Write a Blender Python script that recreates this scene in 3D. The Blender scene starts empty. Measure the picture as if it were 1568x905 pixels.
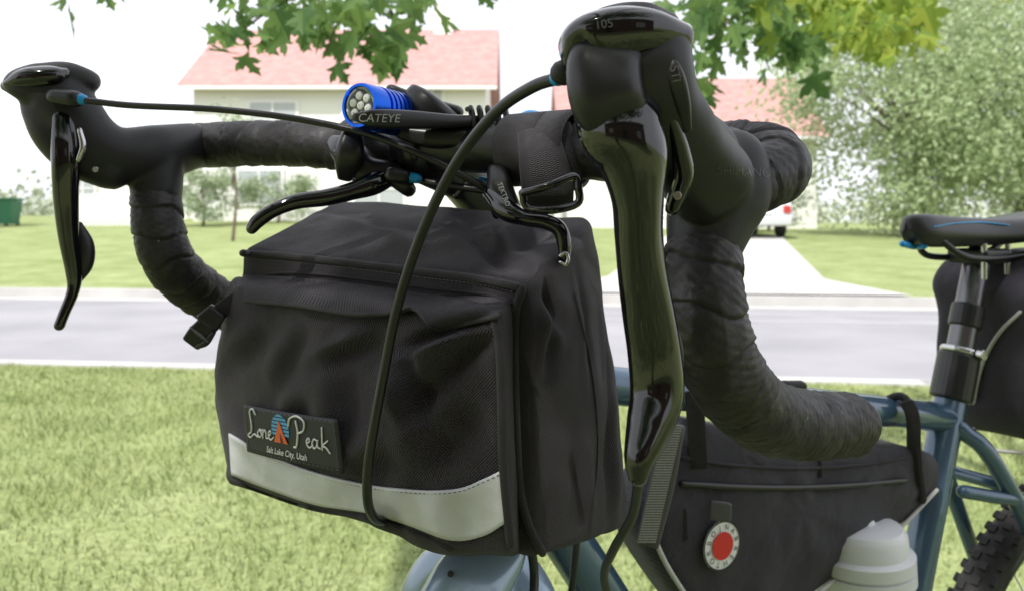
import bpy, math, random
import numpy as np
from mathutils import Vector, noise, Matrix
from mathutils.bvhtree import BVHTree
random.seed(7); np.random.seed(7)
sc=bpy.context.scene
K=1219.0; CZ=0.98
def P(u,v,D): return Vector(((u-784)*D/K, D, CZ-(v-340)*D/K))
CAM=Vector((0,0,CZ))
# ---------------------------------------------------------------- materials
def nt(name):
    m=bpy.data.materials.new(name); m.use_nodes=True
    n=m.node_tree.nodes; l=m.node_tree.links
    return m,n,l,n['Principled BSDF']
def mat(name,col,rough=.5,metal=0,coat=0,bump=None,var=None,sheen=0,spec=None,rvar=None,speck=None):
    m,n,l,b=nt(name)
    b.inputs['Base Color'].default_value=(*col,1); b.inputs['Roughness'].default_value=rough
    b.inputs['Metallic'].default_value=metal; b.inputs['Coat Weight'].default_value=coat
    b.inputs['Coat Roughness'].default_value=.05
    b.inputs['Sheen Weight'].default_value=sheen
    if spec is not None: b.inputs['Specular IOR Level'].default_value=spec
    tc=n.new('ShaderNodeTexCoord')
    if bump:
        t=n.new('ShaderNodeTexNoise'); t.inputs['Scale'].default_value=bump[0]; t.inputs['Detail'].default_value=5
        l.new(tc.outputs['Object'],t.inputs['Vector'])
        bp=n.new('ShaderNodeBump'); bp.inputs['Strength'].default_value=bump[1]; bp.inputs['Distance'].default_value=bump[2]
        l.new(t.outputs['Fac'],bp.inputs['Height']); l.new(bp.outputs['Normal'],b.inputs['Normal'])
    last=None
    if var:
        t2=n.new('ShaderNodeTexNoise'); t2.inputs['Scale'].default_value=var[0]; t2.inputs['Detail'].default_value=6
        l.new(tc.outputs['Object'],t2.inputs['Vector'])
        r=n.new('ShaderNodeValToRGB'); r.color_ramp.elements[0].position=.35; r.color_ramp.elements[1].position=.65
        r.color_ramp.elements[0].color=(*col,1); r.color_ramp.elements[1].color=(*var[1],1)
        l.new(t2.outputs['Fac'],r.inputs['Fac']); l.new(r.outputs['Color'],b.inputs['Base Color']); last=r.outputs['Color']
    if speck:
        t5=n.new('ShaderNodeTexVoronoi'); t5.inputs['Scale'].default_value=speck[0]; l.new(tc.outputs['Object'],t5.inputs['Vector'])
        q=n.new('ShaderNodeMapRange'); q.inputs['From Min'].default_value=.13; q.inputs['From Max'].default_value=.08; l.new(t5.outputs['Distance'],q.inputs['Value'])
        sp=n.new('ShaderNodeSeparateColor'); l.new(t5.outputs['Color'],sp.inputs[0])
        g=n.new('ShaderNodeMath'); g.operation='GREATER_THAN'; g.inputs[1].default_value=speck[2]; l.new(sp.outputs[0],g.inputs[0])
        mu=n.new('ShaderNodeMath'); mu.operation='MULTIPLY'; l.new(q.outputs[0],mu.inputs[0]); l.new(g.outputs[0],mu.inputs[1])
        mx=n.new('ShaderNodeMix'); mx.data_type='RGBA'; l.new(mu.outputs[0],mx.inputs[0])
        if last: l.new(last,mx.inputs[6])
        else: mx.inputs[6].default_value=(*col,1)
        mx.inputs[7].default_value=(speck[1],speck[1],speck[1]*.95,1); l.new(mx.outputs[2],b.inputs['Base Color'])
    if rvar:
        t4=n.new('ShaderNodeTexNoise'); t4.inputs['Scale'].default_value=rvar[0]; t4.inputs['Detail'].default_value=6
        l.new(tc.outputs['Object'],t4.inputs['Vector'])
        q=n.new('ShaderNodeMapRange'); q.inputs['From Min'].default_value=.35; q.inputs['From Max'].default_value=.7; q.inputs['To Min'].default_value=rvar[1]; q.inputs['To Max'].default_value=rvar[2]
        l.new(t4.outputs['Fac'],q.inputs['Value']); l.new(q.outputs[0],b.inputs['Roughness'])
    return m
def fabric(name,col,pitch=.0017,strength=1.0,sheen=.10,wr=.6):
    m,n,l,b=nt(name)
    b.inputs['Roughness'].default_value=.62; b.inputs['Sheen Weight'].default_value=sheen; b.inputs['Sheen Roughness'].default_value=.4
    b.inputs['Specular IOR Level'].default_value=.45
    uv=n.new('ShaderNodeUVMap'); sp=n.new('ShaderNodeSeparateXYZ'); l.new(uv.outputs['UV'],sp.inputs[0])
    def sn(o):
        a=n.new('ShaderNodeMath'); a.operation='MULTIPLY'; a.inputs[1].default_value=2*math.pi/pitch; l.new(o,a.inputs[0])
        s=n.new('ShaderNodeMath'); s.operation='SINE'; l.new(a.outputs[0],s.inputs[0]); return s.outputs[0]
    mu=n.new('ShaderNodeMath'); mu.operation='MULTIPLY'; l.new(sn(sp.outputs['X']),mu.inputs[0]); l.new(sn(sp.outputs['Y']),mu.inputs[1])
    tc=n.new('ShaderNodeTexCoord')
    t=n.new('ShaderNodeTexNoise'); t.inputs['Scale'].default_value=800; t.inputs['Detail'].default_value=2; l.new(tc.outputs['Object'],t.inputs['Vector'])
    sc2=n.new('ShaderNodeMath'); sc2.operation='MULTIPLY'; sc2.inputs[1].default_value=1.6; l.new(t.outputs['Fac'],sc2.inputs[0])
    ad=n.new('ShaderNodeMath'); ad.operation='ADD'; l.new(mu.outputs[0],ad.inputs[0]); l.new(sc2.outputs[0],ad.inputs[1])
    t3=n.new('ShaderNodeTexNoise'); t3.inputs['Scale'].default_value=28; t3.inputs['Detail'].default_value=4; t3.inputs['Distortion'].default_value=.6
    l.new(tc.outputs['Object'],t3.inputs['Vector'])
    bp=n.new('ShaderNodeBump'); bp.inputs['Strength'].default_value=strength; bp.inputs['Distance'].default_value=.0006
    l.new(ad.outputs[0],bp.inputs['Height'])
    bp2=n.new('ShaderNodeBump'); bp2.inputs['Strength'].default_value=wr; bp2.inputs['Distance'].default_value=.007
    l.new(t3.outputs['Fac'],bp2.inputs['Height']); l.new(bp2.outputs['Normal'],bp.inputs['Normal'])
    l.new(bp.outputs['Normal'],b.inputs['Normal'])
    mr=n.new('ShaderNodeMapRange'); mr.inputs['From Min'].default_value=-.6; mr.inputs['From Max'].default_value=2.0
    mr.inputs['To Min'].default_value=.35; mr.inputs['To Max'].default_value=1.65; l.new(ad.outputs[0],mr.inputs['Value'])
    mx=n.new('ShaderNodeVectorMath'); mx.operation='SCALE'; mx.inputs[0].default_value=col; l.new(mr.outputs[0],mx.inputs['Scale'])
    l.new(mx.outputs[0],b.inputs['Base Color'])
    return m
def leafmat(name,c1,c2,tr=.45,patch=0):
    m,n,l,b=nt(name)
    g=n.new('ShaderNodeNewGeometry'); r=n.new('ShaderNodeValToRGB')
    r.color_ramp.elements[0].color=(*c1,1); r.color_ramp.elements[1].color=(*c2,1)
    src=g.outputs['Random Per Island']
    if patch:
        tc=n.new('ShaderNodeTexCoord'); t=n.new('ShaderNodeTexNoise'); t.inputs['Scale'].default_value=patch; t.inputs['Detail'].default_value=5; t.inputs['Roughness'].default_value=.65
        l.new(tc.outputs['Object'],t.inputs['Vector'])
        q=n.new('ShaderNodeMapRange'); q.inputs['From Min'].default_value=.36; q.inputs['From Max'].default_value=.62; l.new(t.outputs['Fac'],q.inputs['Value'])
        a=n.new('ShaderNodeMix'); a.inputs[0].default_value=.55; l.new(src,a.inputs[2]); l.new(q.outputs[0],a.inputs[3]); src=a.outputs[0]
    l.new(src,r.inputs['Fac']); l.new(r.outputs['Color'],b.inputs['Base Color'])
    b.inputs['Roughness'].default_value=.55; b.inputs['Specular IOR Level'].default_value=.3
    if tr:
        t=n.new('ShaderNodeBsdfTranslucent'); hs=n.new('ShaderNodeHueSaturation'); hs.inputs['Value'].default_value=1.5; hs.inputs['Hue'].default_value=.48
        l.new(r.outputs['Color'],hs.inputs['Color']); l.new(hs.outputs['Color'],t.inputs['Color'])
        mx=n.new('ShaderNodeMixShader'); mx.inputs[0].default_value=tr
        l.new(b.outputs[0],mx.inputs[1]); l.new(t.outputs[0],mx.inputs[2]); l.new(mx.outputs[0],n['Material Output'].inputs['Surface'])
    return m
M={}
M['fab']=fabric('black_cordura',(.024,.017,.0265))
M['web']=fabric('black_webbing',(.014,.011,.014),.0012,.5)
M['fab2']=fabric('black_cordura_far',(.021,.018,.029),.0022,.7)
M['rub']=mat('hood_rubber',(.014,.014,.0148),.5,bump=(900,.15,.0004),spec=.4,rvar=(30,.40,.6))
M['tape']=mat('bar_tape',(.011,.0095,.0102),.55,bump=(110,.8,.0017),var=(90,(.026,.023,.024)),spec=.45,rvar=(60,.40,.72),speck=(120,.22,.93))
M['gloss']=mat('gloss_black',(.004,.004,.005),.06,coat=.5,bump=(60,.04,.002),rvar=(45,.03,.13))
M['plas']=mat('black_plastic',(.012,.012,.013),.36,bump=(600,.08,.0005))
M['cab']=mat('cable_housing',(.012,.012,.013),.33)
M['blue']=mat('blue_anodised',(.01,.10,.58),.22,metal=.85)
M['bluep']=mat('blue_plastic',(.01,.28,.65),.35)
M['steel']=mat('steel',(.55,.55,.56),.25,metal=1)
M['frame']=mat('frame_paint',(.06,.115,.19),.22,metal=.2,coat=.8)
M['fork']=mat('fork_paint',(.25,.34,.45),.25,metal=.25,coat=.8)
M['post']=mat('seatpost_metal',(.16,.16,.17),.28,metal=.85)
M['refl']=mat('reflective_band',(.52,.52,.55),.45,bump=(90,.6,.002),var=(25,(.66,.66,.69)))
M['wht']=mat('white_print',(.75,.75,.75),.6)
M['label']=mat('label_cloth',(.018,.018,.022),.6,bump=(1500,.3,.0003))
M['orange']=mat('label_orange',(.75,.13,.03),.6)
M['lblue']=mat('label_blue',(.10,.35,.62),.6)
M['red']=mat('patch_red',(.60,.02,.015),.55)
M['bott']=mat('bottle_white',(.70,.71,.73),.35)
M['tyre']=mat('tyre_rubber',(.018,.017,.016),.7,bump=(200,.3,.001))
M['lens']=mat('lamp_lens',(.7,.72,.75),.08,metal=.9)
M['led']=mat('led',(.8,.8,.75),.3)
M['sadd']=mat('saddle_cover',(.018,.018,.02),.38,bump=(500,.15,.0005))
M['meshw']=mat('mesh_grey',(.08,.08,.08),.7)
M['meshl']=mat('mesh_light',(.50,.50,.48),.7)
M['gmark']=mat('grey_mark',(.10,.10,.11),.5)
M['dmark']=mat('embossed_mark',(.040,.040,.042),.4)
M['print']=mat('light_print',(.35,.36,.33),.5)
# ---------------------------------------------------------------- mesh helpers
def empty(name):
    o=bpy.data.objects.new(name,None); sc.collection.objects.link(o); o.empty_display_size=.05; return o
def mk(name,V,F,m,parent=None,smooth=True,uv=None):
    me=bpy.data.meshes.new(name); me.from_pydata([tuple(v) for v in V],[],[tuple(f) for f in F]); me.update()
    if smooth:
        me.polygons.foreach_set('use_smooth',[True]*len(me.polygons))
    if uv is not None:
        ul=me.uv_layers.new(name='UVMap'); li=np.empty(len(me.loops),dtype=np.int32); me.loops.foreach_get('vertex_index',li)
        ul.data.foreach_set('uv',np.asarray(uv,dtype=np.float32)[li].ravel())
    if m: me.materials.append(m)
    o=bpy.data.objects.new(name,me); sc.collection.objects.link(o)
    if parent: o.parent=parent
    return o
def cr(pts,n=6):
    p=np.array([tuple(q) for q in pts],float)
    if len(p)==2: return np.array([p[0]+(p[1]-p[0])*t for t in np.linspace(0,1,n+1)])
    q=np.vstack([2*p[0]-p[1],p,2*p[-1]-p[-2]]); out=[]
    for i in range(1,len(q)-2):
        for k in range(n):
            t=k/n; a,b,c,d=q[i-1],q[i],q[i+1],q[i+2]
            out.append(.5*((2*b)+(-a+c)*t+(2*a-5*b+4*c-d)*t*t+(-a+3*b-3*c+d)*t**3))
    out.append(p[-1]); return np.array(out)
def nrm(a): return a/np.maximum(np.linalg.norm(a,axis=-1,keepdims=True),1e-9)
def geo_sweep(C,a,b,A,B,seg=24,e=2.,dome=True,rf=None):
    C=np.array(C);n=len(C);F=[]
    ph=np.linspace(0,2*math.pi,seg,endpoint=False)
    cs=np.sign(np.cos(ph))*np.abs(np.cos(ph))**(2/e); sn=np.sign(np.sin(ph))*np.abs(np.sin(ph))**(2/e)
    rings=[]
    def ring(c,aa,bb,Ai,Bi,r=None):
        rr=np.ones(seg) if r is None else r
        return c+np.outer(cs*rr*aa,Ai)+np.outer(sn*rr*bb,Bi)
    T=nrm(np.gradient(C,axis=0))
    if dome is True:
        for th in (1.45,1.1,.6): 
            m=min(a[0],b[0]); rings.append(ring(C[0]-T[0]*m*math.sin(th),a[0]*math.cos(th),b[0]*math.cos(th),A[0],B[0]))
    elif dome:
        rings.append(ring(C[0]-T[0]*dome,a[0]-dome,b[0]-dome,A[0],B[0]))
    s=np.concatenate([[0],np.cumsum(np.linalg.norm(np.diff(C,axis=0),axis=1))])
    for i in range(n):
        rings.append(ring(C[i],a[i],b[i],A[i],B[i],None if rf is None else rf(s[i],ph)))
    if dome is True:
        for th in (.6,1.1,1.45):
            m=min(a[-1],b[-1]); rings.append(ring(C[-1]+T[-1]*m*math.sin(th),a[-1]*math.cos(th),b[-1]*math.cos(th),A[-1],B[-1]))
    elif dome:
        rings.append(ring(C[-1]+T[-1]*dome,a[-1]-dome,b[-1]-dome,A[-1],B[-1]))
    V=np.vstack(rings); N=len(rings)
    for i in range(N-1):
        for j in range(seg):
            k=(j+1)%seg; F.append((i*seg+j,i*seg+k,(i+1)*seg+k,(i+1)*seg+j))
    F.append(tuple(range(seg))[::-1]); F.append(tuple((N-1)*seg+j for j in range(seg)))
    uv=np.array([(0,0)]*len(V),float)
    for i in range(N):
        uv[i*seg:(i+1)*seg,0]=np.arange(seg)/seg*.08; uv[i*seg:(i+1)*seg,1]=i*.003
    return V,F,uv
def frames(C):
    T=nrm(np.gradient(C,axis=0)); ref=np.array([0,1.,0]) if abs(T[0][1])<.9 else np.array([0,0,1.])
    A=[];a=np.cross(T[0],ref);a/=np.linalg.norm(a)
    for t in T:
        a=a-t*np.dot(a,t); a/=max(np.linalg.norm(a),1e-9); A.append(a.copy())
    A=np.array(A); return A,np.cross(A,T)
def tube(name,pts,r,m,parent=None,n=6,seg=16,e=2,dome=True,rf=None):
    C=cr(pts,n); rr=np.interp(np.linspace(0,1,len(C)),np.linspace(0,1,len(r)),r) if hasattr(r,'__len__') else np.full(len(C),r)
    A,B=frames(C); V,F,uv=geo_sweep(C,rr,rr,A,B,seg,e,dome,rf); return mk(name,V,F,m,parent,uv=uv)
def geo_loft(pts,n=6,seg=28,e=2.3,dome=True):
    q=cr([tuple(P(*p[:3]))+(p[3]*p[2]/K,p[4]) for p in pts],n)
    C=q[:,:3];a=np.maximum(q[:,3],.0005);b=np.maximum(q[:,4],.0005)
    T=nrm(np.gradient(C,axis=0)); Vd=nrm(C-np.array(CAM)); A=nrm(np.cross(T,Vd)); B=nrm(np.cross(A,T))
    return geo_sweep(C,a,b,A,B,seg,e,dome)
def loft(name,pts,m,parent=None,n=6,seg=28,e=2.3,dome=True):
    V,F,uv=geo_loft(pts,n,seg,e,dome); return mk(name,V,F,m,parent,uv=uv)
def union(name,geos,m,parent,vox=.0014,sm=6):
    V=[];F=[];o=0
    for g in geos:
        V+=[tuple(v) for v in g[0]]; F+=[tuple(i+o for i in f) for f in g[1]]; o+=len(g[0])
    ob=mk(name,V,F,m,parent)
    r=ob.modifiers.new('r','REMESH'); r.mode='VOXEL'; r.voxel_size=vox; r.use_smooth_shade=True
    s=ob.modifiers.new('s','SMOOTH'); s.iterations=sm; s.factor=.6
    return ob
def box(name,c,size,m,parent=None,rot=0,bev=.0,ax=None):
    c=Vector(c); sx,sy,sz=[s/2 for s in size]
    if ax is None:
        X=Vector((math.cos(rot),math.sin(rot),0));Y=Vector((-math.sin(rot),math.cos(rot),0));Z=Vector((0,0,1))
    else: X,Y,Z=[Vector(a).normalized() for a in ax]
    V=[c+X*sx*i+Y*sy*j+Z*sz*k for i in(-1,1) for j in(-1,1) for k in(-1,1)]
    F=[(0,1,3,2),(4,6,7,5),(0,4,5,1),(2,3,7,6),(0,2,6,4),(1,5,7,3)]
    o=mk(name,V,F,m,parent,smooth=False)
    if bev:
        b=o.modifiers.new('b','BEVEL'); b.width=bev; b.segments=3; 
    return o
def cyl(name,p0,p1,r,m,parent=None,seg=24,r1=None):
    p0=Vector(p0);p1=Vector(p1);r1=r if r1 is None else r1
    T=(p1-p0).normalized();A=T.orthogonal().normalized();B=T.cross(A)
    V=[];
    for c,rr in((p0,r),(p1,r1)):
        for j in range(seg):
            t=2*math.pi*j/seg; V.append(c+A*rr*math.cos(t)+B*rr*math.sin(t))
    F=[(j,(j+1)%seg,seg+(j+1)%seg,seg+j) for j in range(seg)]+[tuple(range(seg))[::-1],tuple(range(seg,2*seg))]
    o=mk(name,V,F,m,parent,smooth=False)
    bv=o.modifiers.new('b','BEVEL'); bv.width=min(r,r1)*.12; bv.segments=2; bv.limit_method='ANGLE'
    return o
def hexbag(name,c,n,rad,m,parent,disp,uvs=(.3,.15,.2)):
    idx={};V=[];F=[];UV=[]
    nx,ny,nz=n
    def tri(p):
        s=[(q+1)/2 for q in p]; r=Vector((0,0,0))
        for i in(0,1):
            for j in(0,1):
                for k in(0,1):
                    w=(s[0] if i else 1-s[0])*(s[1] if j else 1-s[1])*(s[2] if k else 1-s[2]); r+=c[(i,j,k)]*w
        return r
    def vid(a,b,cc,face):
        key=(a,b,cc)
        if key in idx: return idx[key]
        p=[2*a/nx-1,2*b/ny-1,2*cc/nz-1]
        q=[max(-(1-rad[i]),min(1-rad[i],p[i])) for i in range(3)]
        d=[(p[i]-q[i])/rad[i] for i in range(3)]; L=math.sqrt(sum(x*x for x in d))
        if L>1e-6: pp=[q[i]+rad[i]*d[i]/L for i in range(3)]
        else: pp=p
        w=tri(pp); w=w+disp(p,pp,w)
        idx[key]=len(V); V.append(w)
        if face==0: UV.append((p[1]*uvs[1]/2+1,p[2]*uvs[2]/2))
        elif face==1: UV.append((p[0]*uvs[0]/2,p[2]*uvs[2]/2))
        else: UV.append((p[0]*uvs[0]/2,p[1]*uvs[1]/2+2))
        return idx[key]
    for j,fl in((0,0),(ny,1)):
        for a in range(nx):
            for b in range(nz):
                f=[vid(a,j,b,1),vid(a+1,j,b,1),vid(a+1,j,b+1,1),vid(a,j,b+1,1)]; F.append(f[::-1] if fl else f)
    for i,fl in((0,1),(nx,0)):
        for a in range(ny):
            for b in range(nz):
                f=[vid(i,a,b,0),vid(i,a+1,b,0),vid(i,a+1,b+1,0),vid(i,a,b+1,0)]; F.append(f[::-1] if fl else f)
    for k,fl in((0,1),(nz,0)):
        for a in range(nx):
            for b in range(ny):
                f=[vid(a,b,k,2),vid(a+1,b,k,2),vid(a+1,b+1,k,2),vid(a,b+1,k,2)]; F.append(f[::-1] if fl else f)
    ob=mk(name,V,F,m,parent,uv=UV)
    return ob,BVHTree.FromPolygons(V,F)
def on(bv,u,v,off=.001,D=.45):
    d=(P(u,v,1)-CAM).normalized(); best=None
    for b in bv:
        h=b.ray_cast(CAM,d)
        if h[0] is not None and (best is None or h[3]<best[1]): best=(h[0],h[3],h[1])
    if best is None: return P(u,v,D)
    return best[0]-d*off
def strip(name,top,bot,bv,m,parent,off=.0012,nu=60,nv=10,D=.45,th=.0012):
    T=cr([(a,b,0) for a,b in top],10);B=cr([(a,b,0) for a,b in bot],10)
    V=[];F=[];UV=[]
    for i in range(nu+1):
        t=i/nu; a=np.array([np.interp(t*(len(T)-1),range(len(T)),T[:,k]) for k in(0,1)]); b=np.array([np.interp(t*(len(B)-1),range(len(B)),B[:,k]) for k in(0,1)])
        for j in range(nv+1):
            s=j/nv; q=a*(1-s)+b*s; V.append(on(bv,q[0],q[1],off(s) if callable(off) else off,D)); UV.append((t*.22,s*.02))
    for i in range(nu):
        for j in range(nv):
            k=i*(nv+1)+j; F.append((k,k+1,k+nv+2,k+nv+1))
    o=mk(name,V,F,m,parent,uv=UV)
    s=o.modifiers.new('s','SOLIDIFY'); s.thickness=th; s.offset=0
    return o
def fontmesh(body,size,shear=0,bold=0):
    cu=bpy.data.curves.new('t','FONT'); cu.body=body; cu.size=size; cu.shear=shear; cu.offset=bold
    cu.align_x='CENTER'; cu.align_y='CENTER'
    o=bpy.data.objects.new('t',cu); sc.collection.objects.link(o)
    bpy.context.view_layer.update(); dg=bpy.context.evaluated_depsgraph_get(); me=bpy.data.meshes.new_from_object(o.evaluated_get(dg))
    bpy.data.objects.remove(o); return me
def text(name,body,size,m,org,X,Y,parent,shear=0,bold=0):
    me=fontmesh(body,size,shear,bold); X=Vector(X).normalized(); Y=Vector(Y); Y=(Y-X*Y.dot(X)).normalized()
    for v in me.vertices: v.co=Vector(org)+X*v.co.x+Y*v.co.y
    me.materials.clear(); me.materials.append(m)
    n=bpy.data.objects.new(name,me); sc.collection.objects.link(n); n.parent=parent
def txt_ray(name,body,size,uc,vc,D,ang,bvl,m,parent,shear=0,off=.0003):
    me=fontmesh(body,size,shear); a=math.radians(ang)
    for v in me.vertices:
        x=v.co.x*math.cos(a)-v.co.y*math.sin(a); y=v.co.x*math.sin(a)+v.co.y*math.cos(a)
        v.co=on(bvl,uc+x*K/D,vc-y*K/D,off,D)
    me.materials.clear(); me.materials.append(m)
    n=bpy.data.objects.new(name,me); sc.collection.objects.link(n); n.parent=parent
def bvh_of(o):
    bpy.context.view_layer.update(); return BVHTree.FromObject(o,bpy.context.evaluated_depsgraph_get())
# ---------------------------------------------------------------- BICYCLE
bike=empty('touring_bicycle')
f_=Vector((-.53,-.848,0)); a_=Vector((-.848,.53,0)); hd=Vector((.87,.49,0)).normalized(); hn=Vector((.49,-.87,0)).normalized()
def taperf(pitch,amp,ph0=0):
    def f(s,ph):
        wob=.10*np.sin(ph*2+s*210)+.07*np.sin(ph*3-s*330)
        x=(s/pitch-ph/(2*math.pi)+ph0+wob)%1.0
        rip=.012*np.sin(ph*9+s*900)*np.sin(ph*4-s*500)+.008*np.sin(ph*15-s*1500)
        return 1+amp*(x-.5)-amp*.9*np.exp(-(np.minimum(x,1-x)/.05)**2)+rip
    return f
barL=[P(545,228,.545),P(430,220,.575),P(345,222,.60),P(290,225,.615),P(262,232,.60),P(250,240,.585)]
tube('bar_tape_far_top',barL,[.0155,.0165,.017,.017,.017,.017],M['tape'],bike,n=26,seg=48,rf=taperf(.020,.065))
barR=[P(884,232,.455),P(980,235,.435),P(1080,238,.42),P(1145,240,.412),P(1176,246,.40),P(1186,262,.385),P(1150,285,.372)]
tube('bar_tape_near_top',barR,[.016,.017,.018,.0185,.018,.0165,.014],M['tape'],bike,n=22,seg=56,rf=taperf(.016,.06))
tube('handlebar',[P(1080,238,.42),P(884,230,.455),P(760,226,.48),P(647,226,.51),P(545,226,.545),P(430,220,.575)],[.013,.013,.0159,.0159,.013,.013],M['plas'],bike,n=8,seg=32)
tube('bar_tape_near_drop',[P(1077,380,.36),P(1078,440,.352),P(1088,510,.35),P(1115,580,.36),P(1165,632,.385),P(1230,650,.415),P(1300,649,.45)],[.0172,.0175,.0178,.018,.018,.018,.0175],M['tape'],bike,n=36,seg=72,rf=taperf(.0165,.065),dome=.004)
tube('bar_tape_far_drop',[P(239,300,.565),P(243,350,.56),P(262,405,.565),P(305,445,.59),P(350,470,.62),P(420,490,.66)],[.0172,.0175,.0178,.018,.018,.0175],M['tape'],bike,n=30,seg=52,rf=taperf(.0165,.07))
cyl('bar_end_plug',P(1308,648,.452),P(1314,648,.455),.0145,M['plas'],bike)
# near shifter hood
g=[geo_loft([(1118,228,.385,28,.012),(1119,250,.378,56,.019),(1105,288,.37,75,.021),(1088,335,.365,68,.020),(1077,380,.36,57,.017)]),
   geo_loft([(962,82,.302,95,.019),(966,120,.303,95,.021),(985,165,.312,84,.024),(1030,215,.33,68,.024),(1075,265,.35,68,.023)],e=3.2),
   geo_loft([(1005,110,.318,44,.018),(1030,175,.338,38,.020),(1070,235,.358,60,.022)]),
   geo_loft([(1060,218,.352,28,.014),(1100,238,.372,36,.016),(1145,262,.386,38,.017),(1155,275,.388,38,.016)])]
hood=union('near_hood',g,M['rub'],bike,.0013,10); bvH=bvh_of(hood)
loft('near_hood_cap',[(876,90,.290,22,.006),(893,68,.291,38,.011),(935,54,.290,41,.013),(985,50,.292,36,.013),(1036,58,.298,24,.010)],M['gloss'],bike,e=3.2,dome=.004)
loft('near_hood_front_panel',[(928,88,.290,58,.010),(925,115,.288,58,.012),(930,150,.288,58,.013),(942,174,.290,54,.011)],M['plas'],bike,e=3.2,dome=.002)
loft('near_name_plate',[(1020,88,.287,8,.003),(1032,112,.285,14,.004),(1043,150,.288,13,.004),(1052,196,.296,7,.003)],M['plas'],bike,e=4,dome=.001)
txt_ray('near_plate_text','STI',.0045,1034,114,.28,-78,[bvh_of(bpy.data.objects['near_name_plate'])],M['gmark'],bike)
txt_ray('near_hood_text','SHIMANO',.0056,1140,264,.37,-3,[bvH],M['dmark'],bike)
txt_ray('near_cap_text','105',.0044,925,38,.28,8,[bvh_of(bpy.data.objects['near_hood_cap'])],M['gmark'],bike)
loft('near_brake_lever',[(944,165,.293,66,.011),(951,200,.291,66,.014),(968,240,.292,56,.014),(976,300,.295,41,.013),(978,360,.299,37,.012),(984,420,.303,38,.011),(993,480,.308,40,.010),(1002,540,.312,41,.010),(1006,600,.312,41,.010),(995,650,.308,36,.010),(980,700,.302,25,.008),(977,728,.30,16,.005)],M['gloss'],bike,n=10,seg=40,e=2.0)
loft('near_shift_paddle',[(1015,462,.318,6,.003),(1024,510,.318,17,.004),(1030,560,.319,17,.004),(1020,625,.318,7,.003)],M['plas'],bike)
loft('near_lever_cover',[(1012,120,.292,9,.006),(1024,170,.297,15,.009),(1040,225,.305,18,.010),(1046,270,.312,18,.010),(1030,318,.316,12,.006)],M['gloss'],bike)
cyl('near_pivot_screw',P(1037,300,.300),P(1037,300,.310),.0016,M['steel'],bike)
# far shifter
g=[geo_loft([(14,132,.525,10,.008),(35,130,.525,27,.014),(72,138,.53,41,.017),(105,170,.535,44,.019),(135,215,.54,46,.019),(180,238,.55,43,.019),(240,235,.57,43,.019),(295,224,.60,35,.017)]),
   geo_loft([(238,235,.57,42,.018),(240,300,.565,37,.017)]),geo_loft([(55,112,.53,14,.010),(100,115,.535,20,.014),(135,125,.54,18,.012)]),
   geo_loft([(62,165,.53,28,.012),(85,205,.532,33,.014),(120,240,.538,32,.015),(170,262,.545,30,.015)])]
hoodL=union('far_hood',g,M['rub'],bike,.0015,7)
loft('far_hood_cap',[(14,128,.519,7,.006),(40,121,.518,16,.009),(80,117,.520,16,.010),(98,113,.523,9,.007)],M['gloss'],bike)
loft('far_brake_lever',[(98,180,.522,17,.006),(100,230,.520,20,.008),(101,300,.522,18,.007),(105,360,.526,15,.006),(113,415,.53,12,.005),(112,445,.53,9,.004),(98,480,.527,8,.004),(91,498,.526,8,.004)],M['gloss'],bike,n=10)
loft('far_shift_paddle',[(122,345,.534,5,.003),(131,375,.534,12,.004),(131,405,.534,11,.004),(120,430,.534,5,.003)],M['plas'],bike)
cyl('far_pivot_screw',P(146,260,.515),P(146,260,.525),.0018,M['steel'],bike)
loft('far_lever_clip',[(122,200,.517,4,.002),(127,225,.517,5,.002),(120,245,.517,4,.002)],M['steel'],bike)
loft('far_cable_port',[(85,148,.512,12,.006),(115,152,.510,13,.006)],M['plas'],bike)
tube('far_ferrule',[P(114,152,.510),P(126,153,.509)],.0036,M['bluep'],bike,n=2)
tube('near_ferrule',[P(872,117,.300),P(853,121,.302)],.0030,M['bluep'],bike,n=2)
loft('near_cable_port',[(880,110,.300,18,.006),(862,112,.300,20,.006)],M['rub'],bike)
# cables
tube('far_shift_cable',[P(120,153,.509),P(200,162,.505),P(330,168,.495),P(450,182,.485),P(560,205,.475),P(650,240,.468),P(720,276,.465),P(765,305,.47),P(800,340,.49)],.0021,M['cab'],bike,n=12)
tube('near_shift_cable',[P(862,119,.302),P(815,134,.315),P(760,172,.335),P(705,240,.355),P(662,320,.37),P(630,400,.38),P(606,480,.388),P(590,560,.392),P(575,640,.392),P(564,710,.393),P(563,765,.396),P(573,792,.41),P(592,799,.43)],.0025,M['cab'],bike,n=12)
tube('brake_cable',[P(700,300,.49),P(720,280,.485),P(745,290,.48),P(760,330,.49)],.0025,M['cab'],bike,n=10)
tube('brake_cable_loop',[P(620,272,.50),P(660,280,.49),P(705,287,.485),P(745,293,.48)],.0022,M['cab'],bike,n=10)
tube('lower_brake_cable',[P(978,735,.34),P(968,790,.36),P(940,840,.38),P(925,880,.40),P(935,930,.42)],.0022,M['cab'],bike,n=10)
tube('front_brake_cable',[P(812,830,.48),P(818,880,.48),P(815,950,.47)],.0028,M['cab'],bike,n=8)
tube('down_tube_cable',[P(885,800,.55),P(880,860,.55),P(870,950,.56)],.0025,M['cab'],bike,n=8)
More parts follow.
